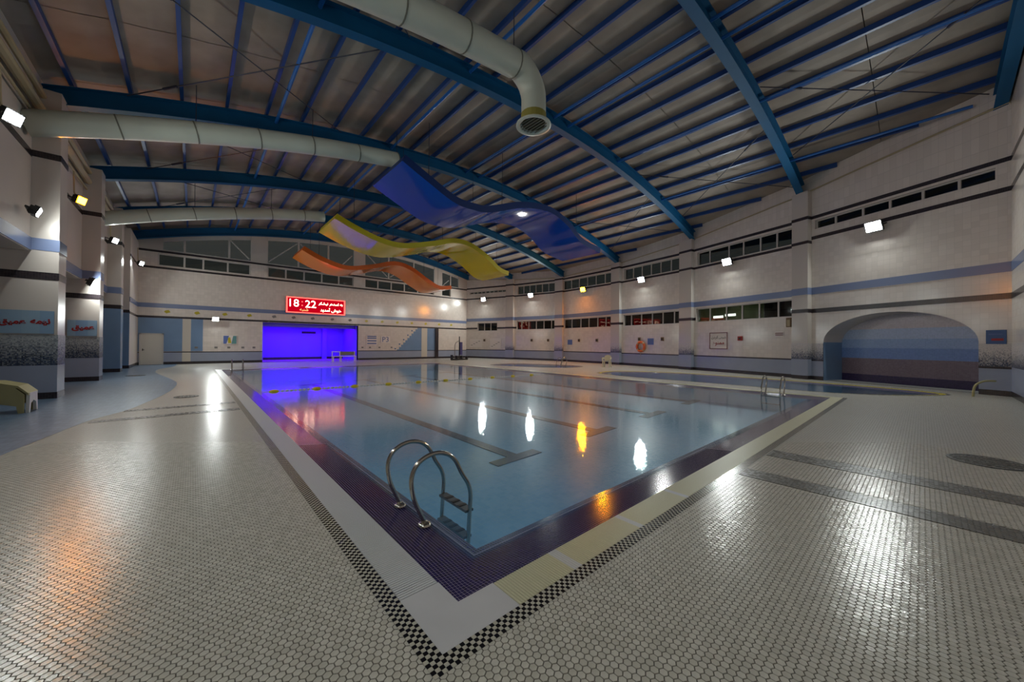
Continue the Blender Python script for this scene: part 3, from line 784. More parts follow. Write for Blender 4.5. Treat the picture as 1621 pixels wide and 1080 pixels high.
# niche interior
nb = MB(); ND = 4.6
def WN(s, z, d): return (s, YF+d, z)
nb.quad(WN(NX0, 0, ND), WN(NX1, 0, ND), WN(NX1, NZ, ND), WN(NX0, NZ, ND))
for x in (NX0, NX1): nb.quad(WN(x, 0, 0), WN(x, 0, ND), WN(x, NZ, ND), WN(x, NZ, 0))
nb.quad(WN(NX0, NZ, 0), WN(NX1, NZ, 0), WN(NX1, NZ, ND), WN(NX0, NZ, ND))
nb.box(9.55, 9.95, YF+ND-0.25, YF+ND, 0, NZ)
nb.box(NX0, NX1, YF+0.9, YF+1.15, NZ-0.28, NZ)
niche = nb.build('niche_lining', mat('niche_paint', srgb(128, 112, 200), 0.5), wall_far)
band(lambda s, z, d=0: (s, YF+ND-d, z), NX0+0.6, NX1, 0, 0.2, M_DARKB, 'base_band', wall_far)
band(lambda s, z, d=0: (s, YF+ND-d, z), 7.8, 9.0, 2.45, 2.65, M_DARK, 'vent_slot', wall_far)
# door
dr = MB(); dr.wbox(WF, -2.60, -1.58, 0.02, 2.06, -0.02, 0.05); door = dr.build('door_1', M_DOOR); tag(door, 'plain white door in the blue end wall corner', 'door', kind='structure')
mb = MB()
for a, b, c, d in ((-2.68, -2.60, 0, 2.14), (-1.58, -1.50, 0, 2.14), (-2.68, -1.50, 2.06, 2.14)): mb.wbox(WF, a, b, c, d, -0.02, 0.07)
mb.build('door_frame', M_FRAME, door)
mb = MB(); mb.wbox(WF, -2.52, -2.42, 1.0, 1.03, 0.05, 0.09); mb.wbox(WF, -2.53, -2.49, 0.95, 1.1, 0.05, 0.06); mb.build('door_handle', M_DARK, door)
for z0, z1 in ((0.2, 0.95), (1.1, 1.9)):
    mb = MB(); mb.wbox(WF, -2.40, -1.76, z0, z1, 0.05, 0.058); mb.build('door_panel', M_DOOR, door)
# glazing
fw = ['left part', 'part above the clock', 'part right of the clock', 'right end part']
up_edges = [[-1.85, -0.5, 0.52, 1.93, 3.32], [4.44, 5.7, 7.03, 8.4, 9.79, 11.05], [12.08, 13.33, 14.65, 16.03, 17.5, 19.33], [20.33, 21.4]]
for (a, b), ed, wd in zip(up_bays, up_edges, fw):
    window(WF, ed, 6.80, 7.64, 'straight window row in the '+wd+' of the end wall', fr=0.07)
def arched_window(a, b, posts, diags, label):
    WIN_N[0] += 1
    K = 14; zlo = 7.86; xs = [a+(b-a)*k/K for k in range(K+1)]
    top = lambda x: max(zlo+0.02, arch(x)-0.12)
    mb = MB()
    for p, q in zip(xs[:-1], xs[1:]):
        mb.hexa([WF(p, top(p)-.14, -.2), WF(q, top(q)-.14, -.2), WF(q, top(q)-.14, -.05), WF(p, top(p)-.14, -.05), WF(p, top(p)+1, -.2), WF(q, top(q)+1, -.2), WF(q, top(q)+1, -.05), WF(p, top(p)+1, -.05)])
    mb.wbox(WF, a, b, zlo-.02, zlo+.08, -.2, -.05)
    root = mb.build('window_%d' % WIN_N[0], M_FRAME); tag(root, label, 'window', kind='structure')
    for x in posts:
        m2 = MB(); m2.wbox(WF, x-.06, x+.06, zlo, top(x)-.1, -.2, -.04); m2.build('mullion', M_FRAME, root)
    for (xa, za, xb, zb_) in diags:
        m2 = MB(); m2.tube([WF(xa, za, -.1), WF(xb, zb_, -.1)], 0.045, 6); m2.build('truss_diagonal', M_FRAME, root)
    ps = [a]+list(posts)+[b]
    for p, q in zip(ps[:-1], ps[1:]):
        m3 = MB(); k = 4
        for j in range(k):
            u, v = p+(q-p)*j/k, p+(q-p)*(j+1)/k
            m3.quad(WF(u, zlo, -.15), WF(v, zlo, -.15), WF(v, top(v), -.15), WF(u, top(u), -.15))
        m3.build('pane', M_GLASS, root)
arched_window(-1.6, 3.32, (-0.5, 2.0), ((2.05, 9.3, 3.25, 8.05),), 'curved truss glazing under the roof at left of end wall')
arched_window(4.44, 11.05, (6.6, 8.9), ((4.5, 8.05, 6.5, 9.9), (6.7, 9.9, 7.9, 8.9), (9.6, 8.1, 10.9, 9.6)), 'curved truss glazing above the clock under the roof')
arched_window(12.08, 19.33, (14.35, 17.0), ((12.3, 9.9, 14.2, 8.1), (14.5, 8.1, 15.6, 8.8), (17.1, 9.3, 19.0, 8.2)), 'curved truss glazing right of the clock behind the orange wave')
arched_window(20.33, 22.4, (21.4,), ((20.5, 8.0, 21.2, 8.6),), 'small curved glazing at the right end of end wall')

# ================================================================== SETTING: left wall and back wall
wl = MB()
def ztop(y): return arch(XL)+0.9
wl.quad(WL(YB, 4.0), WL(YF, 4.0), WL(YF, ztop(0)), WL(YB, ztop(0)), 0, [(YB, 4), (YF, 4), (YF, 9), (YB, 9)])
wl.quad((XL, YB, 4.0), (XL, YF, 4.0), (-5.6, YF, 4.0), (-5.6, YB, 4.0), 1)
wl.quad((-5.6, YB, 0), (-5.6, YF, 0), (-5.6, YF, 4.0), (-5.6, YB, 4.0), 1)
wl.box(-5.6, -2.78, 30.6, YF, 0, 3.9, 0); wl.box(XL-.1, -2.78, 30.6, YF, 3.9, 8.2, 0)
wall_left = wl.build('wall_left', [M_WALLP, M_WALLP]); tag(wall_left, 'left side wall with lintel, recess and protruding pillars', 'wall', kind='structure')
band(WL, YB, 30.6, 4.02, 4.36, M_BLUEB, 'blue_lintel', wall_left, 0.03)
band(WL, YB, 30.6, 6.52, 6.70, M_DARKB, 'dark_band', wall_left)
WLc = lambda s, z, d=0.0: (-2.78+d, s, z)
for z0, z1, mt, nm in ((6.58, 6.72, M_DARKB, 'dark_band'), (3.9, 4.2, M_BLUEB, 'blue_band'), (3.2, 3.34, M_DARKB, 'dark_band'), (0, .18, M_DARKB, 'base_band')): band(WLc, 30.6, YF, z0, z1, mt, nm, wall_left)
WLd = lambda s, z, d=0.0: (s, 30.6-d, z)
for z0, z1, mt, nm in ((3.25, 3.42, M_DARKB, 'dark_band'), (0.18, 3.25, M_BLUEW, 'blue_field'), (0, .18, M_DARKB, 'base_band')): band(WLd, -5.5, -2.78, z0, z1, mt, nm, wall_left)
for k, (py, kind) in enumerate(((15.8, 'half'), (21.75, 'deep'), (27.35, 'plain'), (9.6, 'plain'), (3.6, 'plain'))):
    x0, x1, d = -4.5, -2.8, 0.75
    mb = MB(); mb.box(x0, x1, py, py+d, 0, 4.0); mb.box(XL-.1, x1, py, py+d, 4.0, arch(-3)+0.15)
    # uv for the front
    pl = mb.build('pillar', M_WALLP, wall_left)
    Wp = lambda s, z, dd=0.0, py=py: (s, py-dd, z)
    def ring(z0, z1, mt, nm, g=0.012, x0=x0, x1=x1, py=py, d=d, pl=pl):
        b2 = MB(); xx = x0 if z1 < 4.0 else XL+.02
        b2.box(xx-g, x1+g, py-g, py+d+g, z0, z1)
        b2.uv[2] = [(xx, z0), (x1, z0), (x1, z1), (xx, z1)]; b2.uv[3] = [(0, z0), (d, z0), (d, z1), (0, z1)]
        b2.build(nm, mt, pl)
    ring(6.55, 6.72, M_DARKB, 'dark_band'); ring(4.04, 4.36, M_BLUEB, 'blue_band'); ring(3.25, 3.45, M_DARKB, 'dark_band'); ring(0, 0.18, M_DARKB, 'base_band', 0.015)
    if kind in ('half', 'deep'):
        ring(0.18, 0.92, M_WAINS, 'wainscot', 0.008); ring(0.92, 1.75, M_SPECK, 'speckled_mosaic', 0.010)
    else: ring(0.18, 3.25, M_BLUEW, 'blue_field', 0.008)
    if kind != 'plain':
        words = {'half': ('نیمه', 'عمیق'), 'deep': ('عمیق',)}[kind]
        sg = MB(); sg.wbox(Wp, -3.82 if kind == 'half' else -3.62, -2.86, 1.78, 2.40, 0.012, 0.035)
        so = sg.build('depth_sign', grid_material('depth_sign_'+kind, srgb(116, 146, 182), srgb(150, 174, 188), srgb(130, 158, 182), 0.31, 0.02, 0.3))
        tag(so, 'pale blue depth sign with red Persian lettering on '+('the nearest pillar' if kind == 'half' else 'the second pillar'), 'sign', 'depth signs on the pillars')
        if kind == 'half': text_on(Wp, -3.55, 2.06, 0.036, shape(words[1]), 0.44, 0.30, M_RED, 'lettering', so, 0.045); text_on(Wp, -3.09, 2.09, 0.036, shape(words[0]), 0.34, 0.22, M_RED, 'lettering', so, 0.045)
        else: text_on(Wp, -3.22, 2.08, 0.036, shape(words[0]), 0.58, 0.36, M_RED, 'lettering', so, 0.045)
for z, x, r in ((8.22, -3.12, 0.07), (7.85, -3.15, 0.10), (7.55, -3.2, 0.035)):
    mb = MB(); mb.tube([(x, YB, z), (x, 30.5, z+0.03)], r, 8); mb.build('conduit_pipe', M_PIPE, wall_left)
wb = MB(); wb.quad(WB(-1, 0), WB(26, 0), WB(26, 12), WB(-1, 12), 0, [(0, 0), (26, 0), (26, 12), (0, 12)])
wall_back = wb.build('wall_back', M_WALL); tag(wall_back, 'white tiled wall closing the hall behind the viewer at right edge', 'wall', kind='structure')
for z0, z1, mt, nm in ((7.78, 7.93, M_DARKB, 'dark_band'), (6.78, 6.94, M_DARKB, 'dark_band'), (4.12, 4.45, M_BLUEB, 'blue_band'), (3.22, 3.42, M_DARKB, 'dark_band'), (0.97, 1.75, M_SPECKR, 'speckled_mosaic'), (0.18, 0.97, M_WAINS, 'wainscot'), (0, 0.18, M_DARKB, 'base_band')):
    band(WB, 0.02, 24, z0, z1, mt, nm, wall_back)
for i in range(6):
    W, L, t, n = SEG[i]
    mb = MB(); pts = []
    for k in range(7):
        s = L*k/6; p = W(s, 0, 0.08); pts.append((p[0], p[1], arch(p[0])+0.02))
    mb.tube(pts, 0.035, 6); mb.build('conduit_pipe', M_PIPE, wall_right)

# ================================================================== SETTING: roof
dk = MB(); K = 40; xs = [-3.7+(28.2+3.7)*k/K for k in range(K+1)]
for p, q in zip(xs[:-1], xs[1:]):
    dk.quad((p, YB-.3, arch(p)+.92), (q, YB-.3, arch(q)+.92), (q, YF+.3, arch(q)+.92), (p, YF+.3, arch(p)+.92))
ceiling = dk.build('ceiling', M_DECK); tag(ceiling, 'curved roof with grey panels on blue steel arches', 'ceiling', kind='structure')
PUR = [-3.9+1.18*k for k in range(27)]
for y in BEAMS:
    x1 = min(wall_x(y)+0.1, 27); x0 = -3.25; K = 36; mb = MB()
    X = [x0+(x1-x0)*k/K for k in range(K+1)]
    fw_, ft, hh = 0.15, 0.03, 0.55
    for p, q in zip(X[:-1], X[1:]):
        for (a, b, c, d) in ((-fw_, fw_, 0, ft), (-.012, .012, ft, hh-ft), (-fw_, fw_, hh-ft, hh)):
            mb.hexa([(p, y+a, arch(p)+c), (q, y+a, arch(q)+c), (q, y+b, arch(q)+c), (p, y+b, arch(p)+c), (p, y+a, arch(p)+d), (q, y+a, arch(q)+d), (q, y+b, arch(q)+d), (p, y+b, arch(p)+d)])
    mb.build('arched_beam', M_BEAM, ceiling)
def y_range(x):
    ys = [YB+0.02+k*0.25 for k in range(147) if YB+0.02+k*0.25 < YF-0.05]
    ok = [y for y in ys if wall_x(y)-0.05 > x]
    return (min(ok), max(ok)) if ok else None
for x in PUR[1:]:
    r = y_range(x)
    if not r: continue
    mb = MB(); z = arch(x)+0.61; sl = -2*(x-11.3)/93.0; a = 0.045
    y0, y1 = r
    mb.hexa([(x-a, y0, z-sl*a), (x+a, y0, z+sl*a), (x+a, y1, z+sl*a), (x-a, y1, z-sl*a), (x-a, y0, z+.18), (x+a, y0, z+.18), (x+a, y1, z+.18), (x-a, y1, z+.18)])
    mb.build('purlin', M_PURL, ceiling)
for x in (2.3, 6.85, 11.0, 11.9, 15.7, 20.3):
    r = y_range(x); mb = MB()
    mb.tube([(x, r[0], arch(x)+0.40), (x, r[1], arch(x)+0.40)], 0.055, 8); mb.build('ridge_strut', M_STRUT, ceiling)
for gx0, gx1 in zip(PUR[:-1], PUR[1:]):
    for y0, y1 in zip(BEAMS[:-1], BEAMS[1:]):
        for h in (0, 1):
            a = y0+(y1-y0)*h/2+0.012; b = y0+(y1-y0)*(h+1)/2-0.012
            if wall_x((a+b)/2)+0.6 < gx0: continue
            mb = MB(); z0, z1 = arch(gx0)+.80, arch(gx1)+.80; sag = 0.012
            xm = (gx0+gx1)/2; zm = arch(xm)+.79
            mb.quad((gx0+.01, a, z0), (xm, a, zm-sag), (xm, b, zm-sag), (gx0+.01, b, z0)); mb.quad((xm, a, zm-sag), (gx1-.01, a, z1), (gx1-.01, b, z1), (xm, b, zm-sag))
            mb.quad((gx0+.01, a, z0+.04), (gx1-.01, a, z1+.04), (gx1-.01, b, z1+.04), (gx0+.01, b, z0+.04))
            mb.smooth = True
            mb.build('roof_panel', M_ROOF, ceiling)
def rod(p, q):
    mb = MB(); mb.tube([p, q], 0.018, 5); d = Vector(q)-Vector(p); c = Vector(p)+d*0.16; u = d.normalized()
    mb.tube([c-u*.22, c+u*.22], 0.04, 6); mb.build('brace_rod', M_ROD, ceiling)
for y0, y1 in ((4.0, 10.0), (10.0, 16.4), (16.4, 22.7), (22.7, 28.8)):
    for xa, xb in ((-1.6, 4.6),):
        rod((xa, y1-.2, arch(xa)+.45), (xb, y0+.2, arch(xb)+.45)); rod((xa, y0+.2, arch(xa)+.45), (xb, y1-.2, arch(xb)+.45))
for y0, y1, xa, xb in ((-1.7, 4.0, 15.0, 20.0), (4.0, 10.0, 17.5, 22.6), (10.0, 16.4, 19.5, 24.6)):
    rod((xa, y1-.2, arch(xa)+.45), (xb, y0+.2, arch(xb)+.45)); rod((xa, y0+.2, arch(xa)+.45), (xb, y1-.2, arch(xb)+.45))

# ================================================================== THINGS: floodlights
def floodlight(pos, aim, label, glass, w=0.42, h=0.30, arm=0.22):
    """pos: centre of the glass, aim: direction the glass faces"""
    a = Vector(aim).normalized(); side = a.cross(Vector((0, 0, 1))).normalized(); up = side.cross(a).normalized(); c = Vector(pos)
    def B(mb, x0, x1, y0, y1, z0, z1):
        def p(x, y, z): return tuple(c+side*x+a*y+up*z)
        mb.hexa([p(x0, y0, z0), p(x1, y0, z0), p(x1, y1, z0), p(x0, y1, z0), p(x0, y0, z1), p(x1, y0, z1), p(x1, y1, z1), p(x0, y1, z1)])
    body = MB(); B(body, -w/2-.03, w/2+.03, -0.11, -0.012, -h/2-.03, h/2+.03)
    root = body.build('floodlight', M_DARK); tag(root, label, 'floodlight', 'wall mounted floodlights')
    g = MB(); B(g, -w/2, w/2, -0.011, 0.0, -h/2, h/2); g.build('lamp_glass', glass, root)
    for k in range(5):
        x = -w/2+w*k/4; f = MB(); B(f, x-.008, x+.008, -0.17, -0.11, -h/2, h/2); f.build('cooling_fin', M_DARK, root)
    br = MB()
    for s in (-1, 1): B(br, s*(w/2+.05)-.012, s*(w/2+.05)+.012, -0.06-arm, -0.03, -.02, .02)
    B(br, -w/2-.06, w/2+.06, -0.06-arm-.02, -0.06-arm+.004, -.02, .02); br.build('bracket', M_DARK, root)
    return root
rl = [(0, 2.59, 6.5, 'white floodlight in the far corner bay of the right wall', E_WHITE), (1, 2.41, 6.55, 'white floodlight between the corner lamp and the orange lamp', E_WHITE),
      (2, 3.42, 6.5, 'glowing orange floodlight on the right wall', E_ORANGE), (3, 2.46, 6.5, 'white floodlight on the right wall above the lifebuoy', E_WHITE),
      (4, 3.07, 6.55, 'white floodlight on the right wall above the lettered notice', E_WHITE), (5, 3.25, 6.6, 'large white floodlight above the arched alcove', E_WHITE)]
for i, s, z, lab, g in rl:
    W, L, t, n = SEG[i]; p = W(s, z, 0.38)
    floodlight(p, (n.x, n.y, -0.38), lab, g, 0.5, 0.36)
ll = [(12.79, 6.33, -2.9, 'white floodlight high at the left edge above the first pillar', E_WHITE, (1, -0.55, -0.4)), (19.07, 6.4, -2.9, 'orange floodlight on the left wall by the second pillar', E_ORANGE, (1, -0.5, -0.35)),
      (25.87, 6.45, -2.85, 'white floodlight on the left wall by the third pillar', E_WHITE, (1, -0.45, -0.4)), (32.0, 6.4, -2.41, 'white floodlight on the left wall beside the end wall', E_WHITE, (1, -0.45, -0.4)),
      (6.4, 6.4, -2.9, 'white floodlight on the left wall nearer than the first pillar', E_WHITE, (1, 0.1, -0.4)), (0.6, 6.4, -2.9, 'white floodlight on the left wall next to the viewer', E_WHITE, (1, 0.2, -0.4))]
for y, z, x, lab, g, aim in ll:
    fl = floodlight((x, y, z), aim, lab, g, 0.30, 0.22)
    mb = MB(); mb.tube([(x-.12, y-.03, z), (x-.17, y-.05, z+.25), (x-.19, y-.05, z+.95)], .022, 6); mb.build('conduit', M_PIPE, fl)
floodlight((-2.95, 14.83, 4.84), (1.0, 0.12, -0.4), 'white floodlight beside the lintel shining on the first pillar', E_WHITE, 0.26, 0.18, 0.15)
floodlight((-2.92, 21.35, 3.86), (0.95, 0.2, -0.4), 'small white lamp below the lintel before the second pillar', E_WHITE, 0.2, 0.26, 0.15)
floodlight((1.24, 34.2, 3.24), (0.05, -1, -0.35), 'bright white floodlight low on the end wall near the door', E_WHITE, 0.34, 0.26)
# violet lamps in the niche
for k, x in enumerate((5.9, 9.6)):
    Wn = lambda s, z, d: (s, YF+d, z)
    mb = MB(); mb.wbox(Wn, x-1.5, x+1.5, NZ-0.07, NZ-0.01, 1.4, 3.6)
    root = mb.build('light_panel', M_WHITEP); tag(root, ('left' if k == 0 else 'right')+' violet light panel under the niche ceiling', 'light panel', 'violet light panels in the niche')
    g = MB(); g.wbox(Wn, x-1.45, x+1.45, NZ-0.10, NZ-0.07, 1.45, 3.55); g.build('diffuser', E_VIOLET, root)
# tubes seen through the low windows
def tube_light(W, s0, s1, z, d, mt, label):
    mb = MB(); mb.wbox(W, s0, s1, z, z+.06, d-.05, d+.05); root = mb.build('tube_lamp', M_WHITEP); tag(root, label, 'tube lamp', 'tube lamps behind the low windows')
    g = MB(); g.wbox(W, s0+.03, s1-.03, z-.14, z, d-.04, d+.04); g.build('tube', mt, root)
tube_light(SEG[4][0], 1.15, 1.85, 3.52, -1.0, E_TUBE, 'white tube lamp behind the first pane above the lettered notice')
tube_light(SEG[4][0], 2.05, 2.75, 3.58, -0.9, E_TUBE, 'white tube lamp behind the second pane above the lettered notice')

# ================================================================== THINGS: LED board
bd = MB(); bd.wbox(WF, 5.70, 10.27, 4.06, 5.38, 0.02, 0.16); board = bd.build('led_board', M_DARK); tag(board, 'red LED board showing 18:22 and a Persian welcome on end wall', 'display board')
mb = MB(); mb.wbox(WF, 5.80, 10.17, 4.14, 5.30, 0.16, 0.165); mb.build('screen', E_LEDBG, board)
mb = MB()
for a, b, c, d in ((5.70, 10.27, 4.06, 4.14), (5.70, 10.27, 5.30, 5.38), (5.70, 5.80, 4.14, 5.30), (10.17, 10.27, 4.14, 5.30)): mb.wbox(WF, a, b, c, d, 0.16, 0.18)
mb.build('border', E_LEDBR, board)
text_on(WF, 6.28, 4.88, 0.17, '18', 0.75, 0.62, E_LEDTX, 'digits', board); text_on(WF, 6.86, 4.86, 0.17, ':', 0.3, 0.42, E_LEDBR, 'colon', board); text_on(WF, 7.50, 4.86, 0.17, '22', 0.82, 0.62, E_LEDTX, 'digits', board)
text_on(WF, 9.08, 4.95, 0.17, ' '.join(shape(w) for w in ('نیشکر', 'استخر', 'به')), 1.95, 0.46, E_LEDTX, 'welcome_line', board)
text_on(WF, 9.10, 4.42, 0.17, ' '.join(shape(w) for w in ('آمدید', 'خوش')), 1.7, 0.44, E_LEDTX, 'welcome_line', board)
text_on(WF, 7.0, 4.33, 0.17, shape('شنبه'), 0.8, 0.28, E_LEDYL, 'weekday', board)

# ================================================================== THINGS: hanging wave panels
def wave(name, prof, y0, y1, th, m_face, m_edge, label):
    P = catmull(prof, 6, False); mb = MB(); k = len(P)
    nrm = []
    for i in range(k):
        a = np.array(P[max(i-1, 0)]); b = np.array(P[min(i+1, k-1)]); t = (b-a)/np.linalg.norm(b-a); nrm.append((-t[1], t[0]))
    T = [(P[i][0]+nrm[i][0]*th, P[i][1]+nrm[i][1]*th) for i in range(k)]
    root = empty(name, (P[0][0], (y0+y1)/2, P[0][1])); tag(root, label, 'ceiling panel', 'hanging wave shaped ceiling panels')
    inv = Matrix.Translation(-root.location)
    def fin(o): o.parent = root; o.matrix_parent_inverse = inv; return o
    un = MB()
    base = len(un.v)
    for i in range(k): un.v += [(P[i][0], y0, P[i][1]), (P[i][0], y1, P[i][1])]
    for i in range(k-1): un.f.append((2*i, 2*i+1, 2*i+3, 2*i+2)); un.m.append(0); un.uv.append([(0, 0)]*4)
    un.smooth = True; fin(un.build('underside', m_face))
    ed = MB()
    for y in (y0, y1):
        for i in range(k-1): ed.quad((P[i][0], y, P[i][1]), (P[i+1][0], y, P[i+1][1]), (T[i+1][0], y, T[i+1][1]), (T[i][0], y, T[i][1]))
    for i in (0, k-1): ed.quad((P[i][0], y0, P[i][1]), (P[i][0], y1, P[i][1]), (T[i][0], y1, T[i][1]), (T[i][0], y0, T[i][1]))
    for i in range(k-1): ed.quad((T[i][0], y0, T[i][1]), (T[i+1][0], y0, T[i+1][1]), (T[i+1][0], y1, T[i+1][1]), (T[i][0], y1, T[i][1]))
    fin(ed.build('rim', m_edge))
    for f in (0.12, 0.5, 0.88):
        i = int(f*(k-1))
        for y in (y0+.3, y1-.3):
            w = MB(); w.tube([(T[i][0], y, T[i][1]), (T[i][0], y, arch(T[i][0])+.6)], 0.012, 5); fin(w.build('hanging_wire', M_ROD))
    return root
def dn(prof, th): return [(x, z-th) for x, z in prof]
wave('wave_panel', dn([(6.09, 9.05), (7.28, 8.52), (8.52, 8.03), (9.53, 7.97), (10.51, 8.10), (12.73, 8.88), (14.68, 9.12), (16.14, 8.70), (17.37, 7.99), (19.3, 7.70)], 0.28), 13.5, 16.6, 0.32, M_WAVEB, M_EDGEB, 'glossy blue wave panel hanging nearest under the roof')
wave('wave_panel', dn([(5.68, 8.6), (6.67, 8.2), (8.1, 7.78), (9.66, 7.70), (11.83, 8.27), (13.28, 8.72), (14.58, 8.67), (15.98, 8.10), (17.18, 7.35), (18.12, 7.15)], 0.28), 21.0, 24.3, 0.32, M_WAVEY, M_EDGEY, 'glossy yellow wave panel hanging between blue and orange ones')
wave('wave_panel', dn([(5.52, 8.2), (6.78, 7.62), (8.48, 7.25), (10.33, 7.61), (12.1, 8.13), (13.45, 7.92), (14.9, 7.15), (16.13, 6.64), (17.42, 6.78)], 0.28), 28.0, 31.2, 0.32, M_WAVEO, M_EDGEO, 'glossy orange wave panel hanging nearest the end wall')

# ================================================================== THINGS: air ducts
def duct(y, x_end, drop, label, off=0.97, r=0.33, rise=0.033):
    h = lambda x: arch(x)-off+rise*(x-XL)
    root = empty('air_duct', (XL, y, arch(XL)-off)); tag(root, label, 'air duct', 'round air ducts under the roof')
    inv = Matrix.Translation(-root.location)
    def fin(o): o.parent = root; o.matrix_parent_inverse = inv; return o
    xs = list(np.arange(XL, x_end, 0.55)); pts = [(x, y, h(x)) for x in xs]
    zl = pts[-1][2]; xl = pts[-1][0]; rad = 0.75
    el = []
    if drop:
        for k in range(0, 9):
            a = math.pi/2*k/8; el.append((xl+rad*math.sin(a)*1.05, y, zl+0.05-rad*(1-math.cos(a))))
        el.append((el[-1][0], y, el[-1][2]-drop))
    mb = MB(); mb.smooth = True; mb.tube(pts+el[1:], r, 20, cap=not drop); fin(mb.build('tube', M_DUCT))
    for i in range(3, len(pts), 3):
        p = Vector(pts[i]); t = (Vector(pts[min(i+1, len(pts)-1)])-Vector(pts[i-1])).normalized()
        b = MB(); b.tube([p-t*.018, p+t*.018], r+.010, 20); fin(b.build('joint_band', M_DUCTB))
        if i % 2 == 0:
            w = MB(); w.tube([p+Vector((0, 0, r)), (p.x, p.y, arch(p.x)+.6)], 0.012, 5); fin(w.build('hanging_wire', M_ROD))
    if drop:
        e = el[-1]
        b = MB(); b.lathe(e, [(r+.008, .22), (r+.008, -.02)], 20); fin(b.build('collar', M_OLIVE))
        b = MB(); b.smooth = True; b.lathe(e, [(r, 0), (r+.05, -.03), (r+.15, -.08), (r+.15, -.12), (r+.06, -.12), (r-.02, -.05)], 24); fin(b.build('outlet_ring', M_DUCT))
        b = MB(); b.lathe((e[0], e[1], e[2]-.05), [(r+.06, 0), (.001, 0.02)], 24); fin(b.build('outlet_dark', mat('outlet_dark', srgb(62, 58, 40), .7)))
        for k in range(-3, 4):
            xx = k*.1; L = math.sqrt(max(0, (r+.05)**2-xx*xx)); b = MB(); b.box(e[0]+xx-.006, e[0]+xx+.006, y-L, y+L, e[2]-.10, e[2]-.07); fin(b.build('grille_bar', M_DUCTB))
    return root
duct(7.5, 7.0, 0.62, 'nearest round duct ending in a downward outlet at ceiling centre', 0.86, 0.36, 0.0)
duct(15.2, 7.1, 0.0, 'round duct from the first pillar to the blue wave panel', 1.04, 0.32, 0.038)
duct(24.7, 6.6, 0.0, 'farthest round duct ending behind the yellow wave panel', 1.09, 0.31, 0.036)

# ================================================================== THINGS: ladders
LPROF = [(1.58, 0.0), (1.49, 0.19), (1.455, 0.32), (1.455, 0.43), (1.50, 0.52), (1.59, 0.575), (1.70, 0.59), (1.81, 0.56), (1.90, 0.48), (1.975, 0.34), (2.05, 0.22), (2.08, 0.10), (2.07, -0.08), (2.05, -0.5), (2.03, -0.85)]
def ladder(origin, rz, label, group='pool ladders', base=-0.03, width=0.51):
    """profile runs outward-to-water along local +x, origin at the middle of the two feet"""
    root = empty('pool_ladder', (origin[0], origin[1], 0), rz); tag(root, label, 'ladder', group)
    prof = catmull([(x-1.58, z) for x, z in LPROF], 4, False)
    for y in (-width/2, width/2):
        mb = MB(); mb.smooth = True
        mb.tube([(0, y, base)]+[(x, y, z) for x, z in prof[1:]], 0.021, 10); rail = mb.build('rail', M_CHROME, root)
        f = MB(); f.smooth = True; f.lathe((0, y, base), [(0.001, .028), (.03, .028), (.055, .014), (.06, 0)], 16); f.build('flange', M_CHROME, rail)
    for z in (-0.05, -0.30, -0.55):
        x = 0.49 if z > -.1 else 0.47
        mb = MB(); mb.box(x-.045, x+.045, -width/2, width/2, z-.012, z+.012); st = mb.build('step', M_STEP, root)
        for y in (-.12, .0, .12):
            t_ = MB(); t_.box(x-.046, x+.046, y-.02, y+.02, z+.012, z+.016); t_.build('tread_pad', M_DARK, st)
    return root
ladder((1.58, 3.215), 0, 'large steel pool ladder at the near left pool corner', base=-0.03)
ladder((14.75, 3.3), math.pi, 'steel ladder on the pool edge before the arched alcove', base=-0.03)
ladder((1.95, 26.25), -math.pi/2, 'small steel ladder at the far left pool corner', base=-0.03)
ladder((21.3, 18.2), math.pi, 'tiny steel ladder of the plunge pool by the wall', base=0.0)
# curved handrail at the right frame edge
hr = MB(); hr.smooth = True; hr.tube(catmull([(19.2, -1.1, 0), (19.25, -1.15, 0.35), (19.5, -1.35, 0.5), (19.9, -1.6, 0.5)], 5, False), 0.03, 8)
hro = hr.build('handrail', M_BEIGE); tag(hro, 'short curved beige handrail at the right edge by the wall', 'handrail')

# ================================================================== THINGS: lane rope
root = empty('lane_rope', (2.0, 14.2, WZ)); tag(root, 'lane rope with yellow and white floats across the pool', 'lane rope')
inv = Matrix.Translation(-root.location)
p0, p1 = Vector((1.75, 14.3, WZ+.01)), Vector((14.5, 13.75, WZ+.01)); d = (p1-p0); u = d.normalized(); L = d.length
mb = MB(); mb.tube([p0, p1], 0.008, 5); o = mb.build('cord', M_WHITEP, root); o.matrix_parent_inverse = inv
disc = MB(); disc.lathe((0, 0, 0), [(.001, -.03), (.03, -.03), (.034, 0), (.03, .03), (.001, .03)], 10, axis='x'); dme = disc.mesh('float_disc', M_WHITEP)
yel = MB(); yel.smooth = True; yel.lathe((0, 0, 0), [(.001, -.14), (.035, -.12), (.06, -.05), (.06, .05), (.035, .12), (.001, .14)], 12, axis='x'); yme = yel.mesh('float', mat('float_yellow', srgb(226, 196, 30), .4))
rzr = math.atan2(u.y, u.x); s = 0.3; k = 0
while s < L-0.3:
    c = p0+u*s-root.location
    if k % 9 == 0: link('float', yme, root, c, (0, 0, rzr)); s += 0.24
    else: link('float_disc', dme, root, c, (0, 0, rzr)); s += 0.13
    k += 1

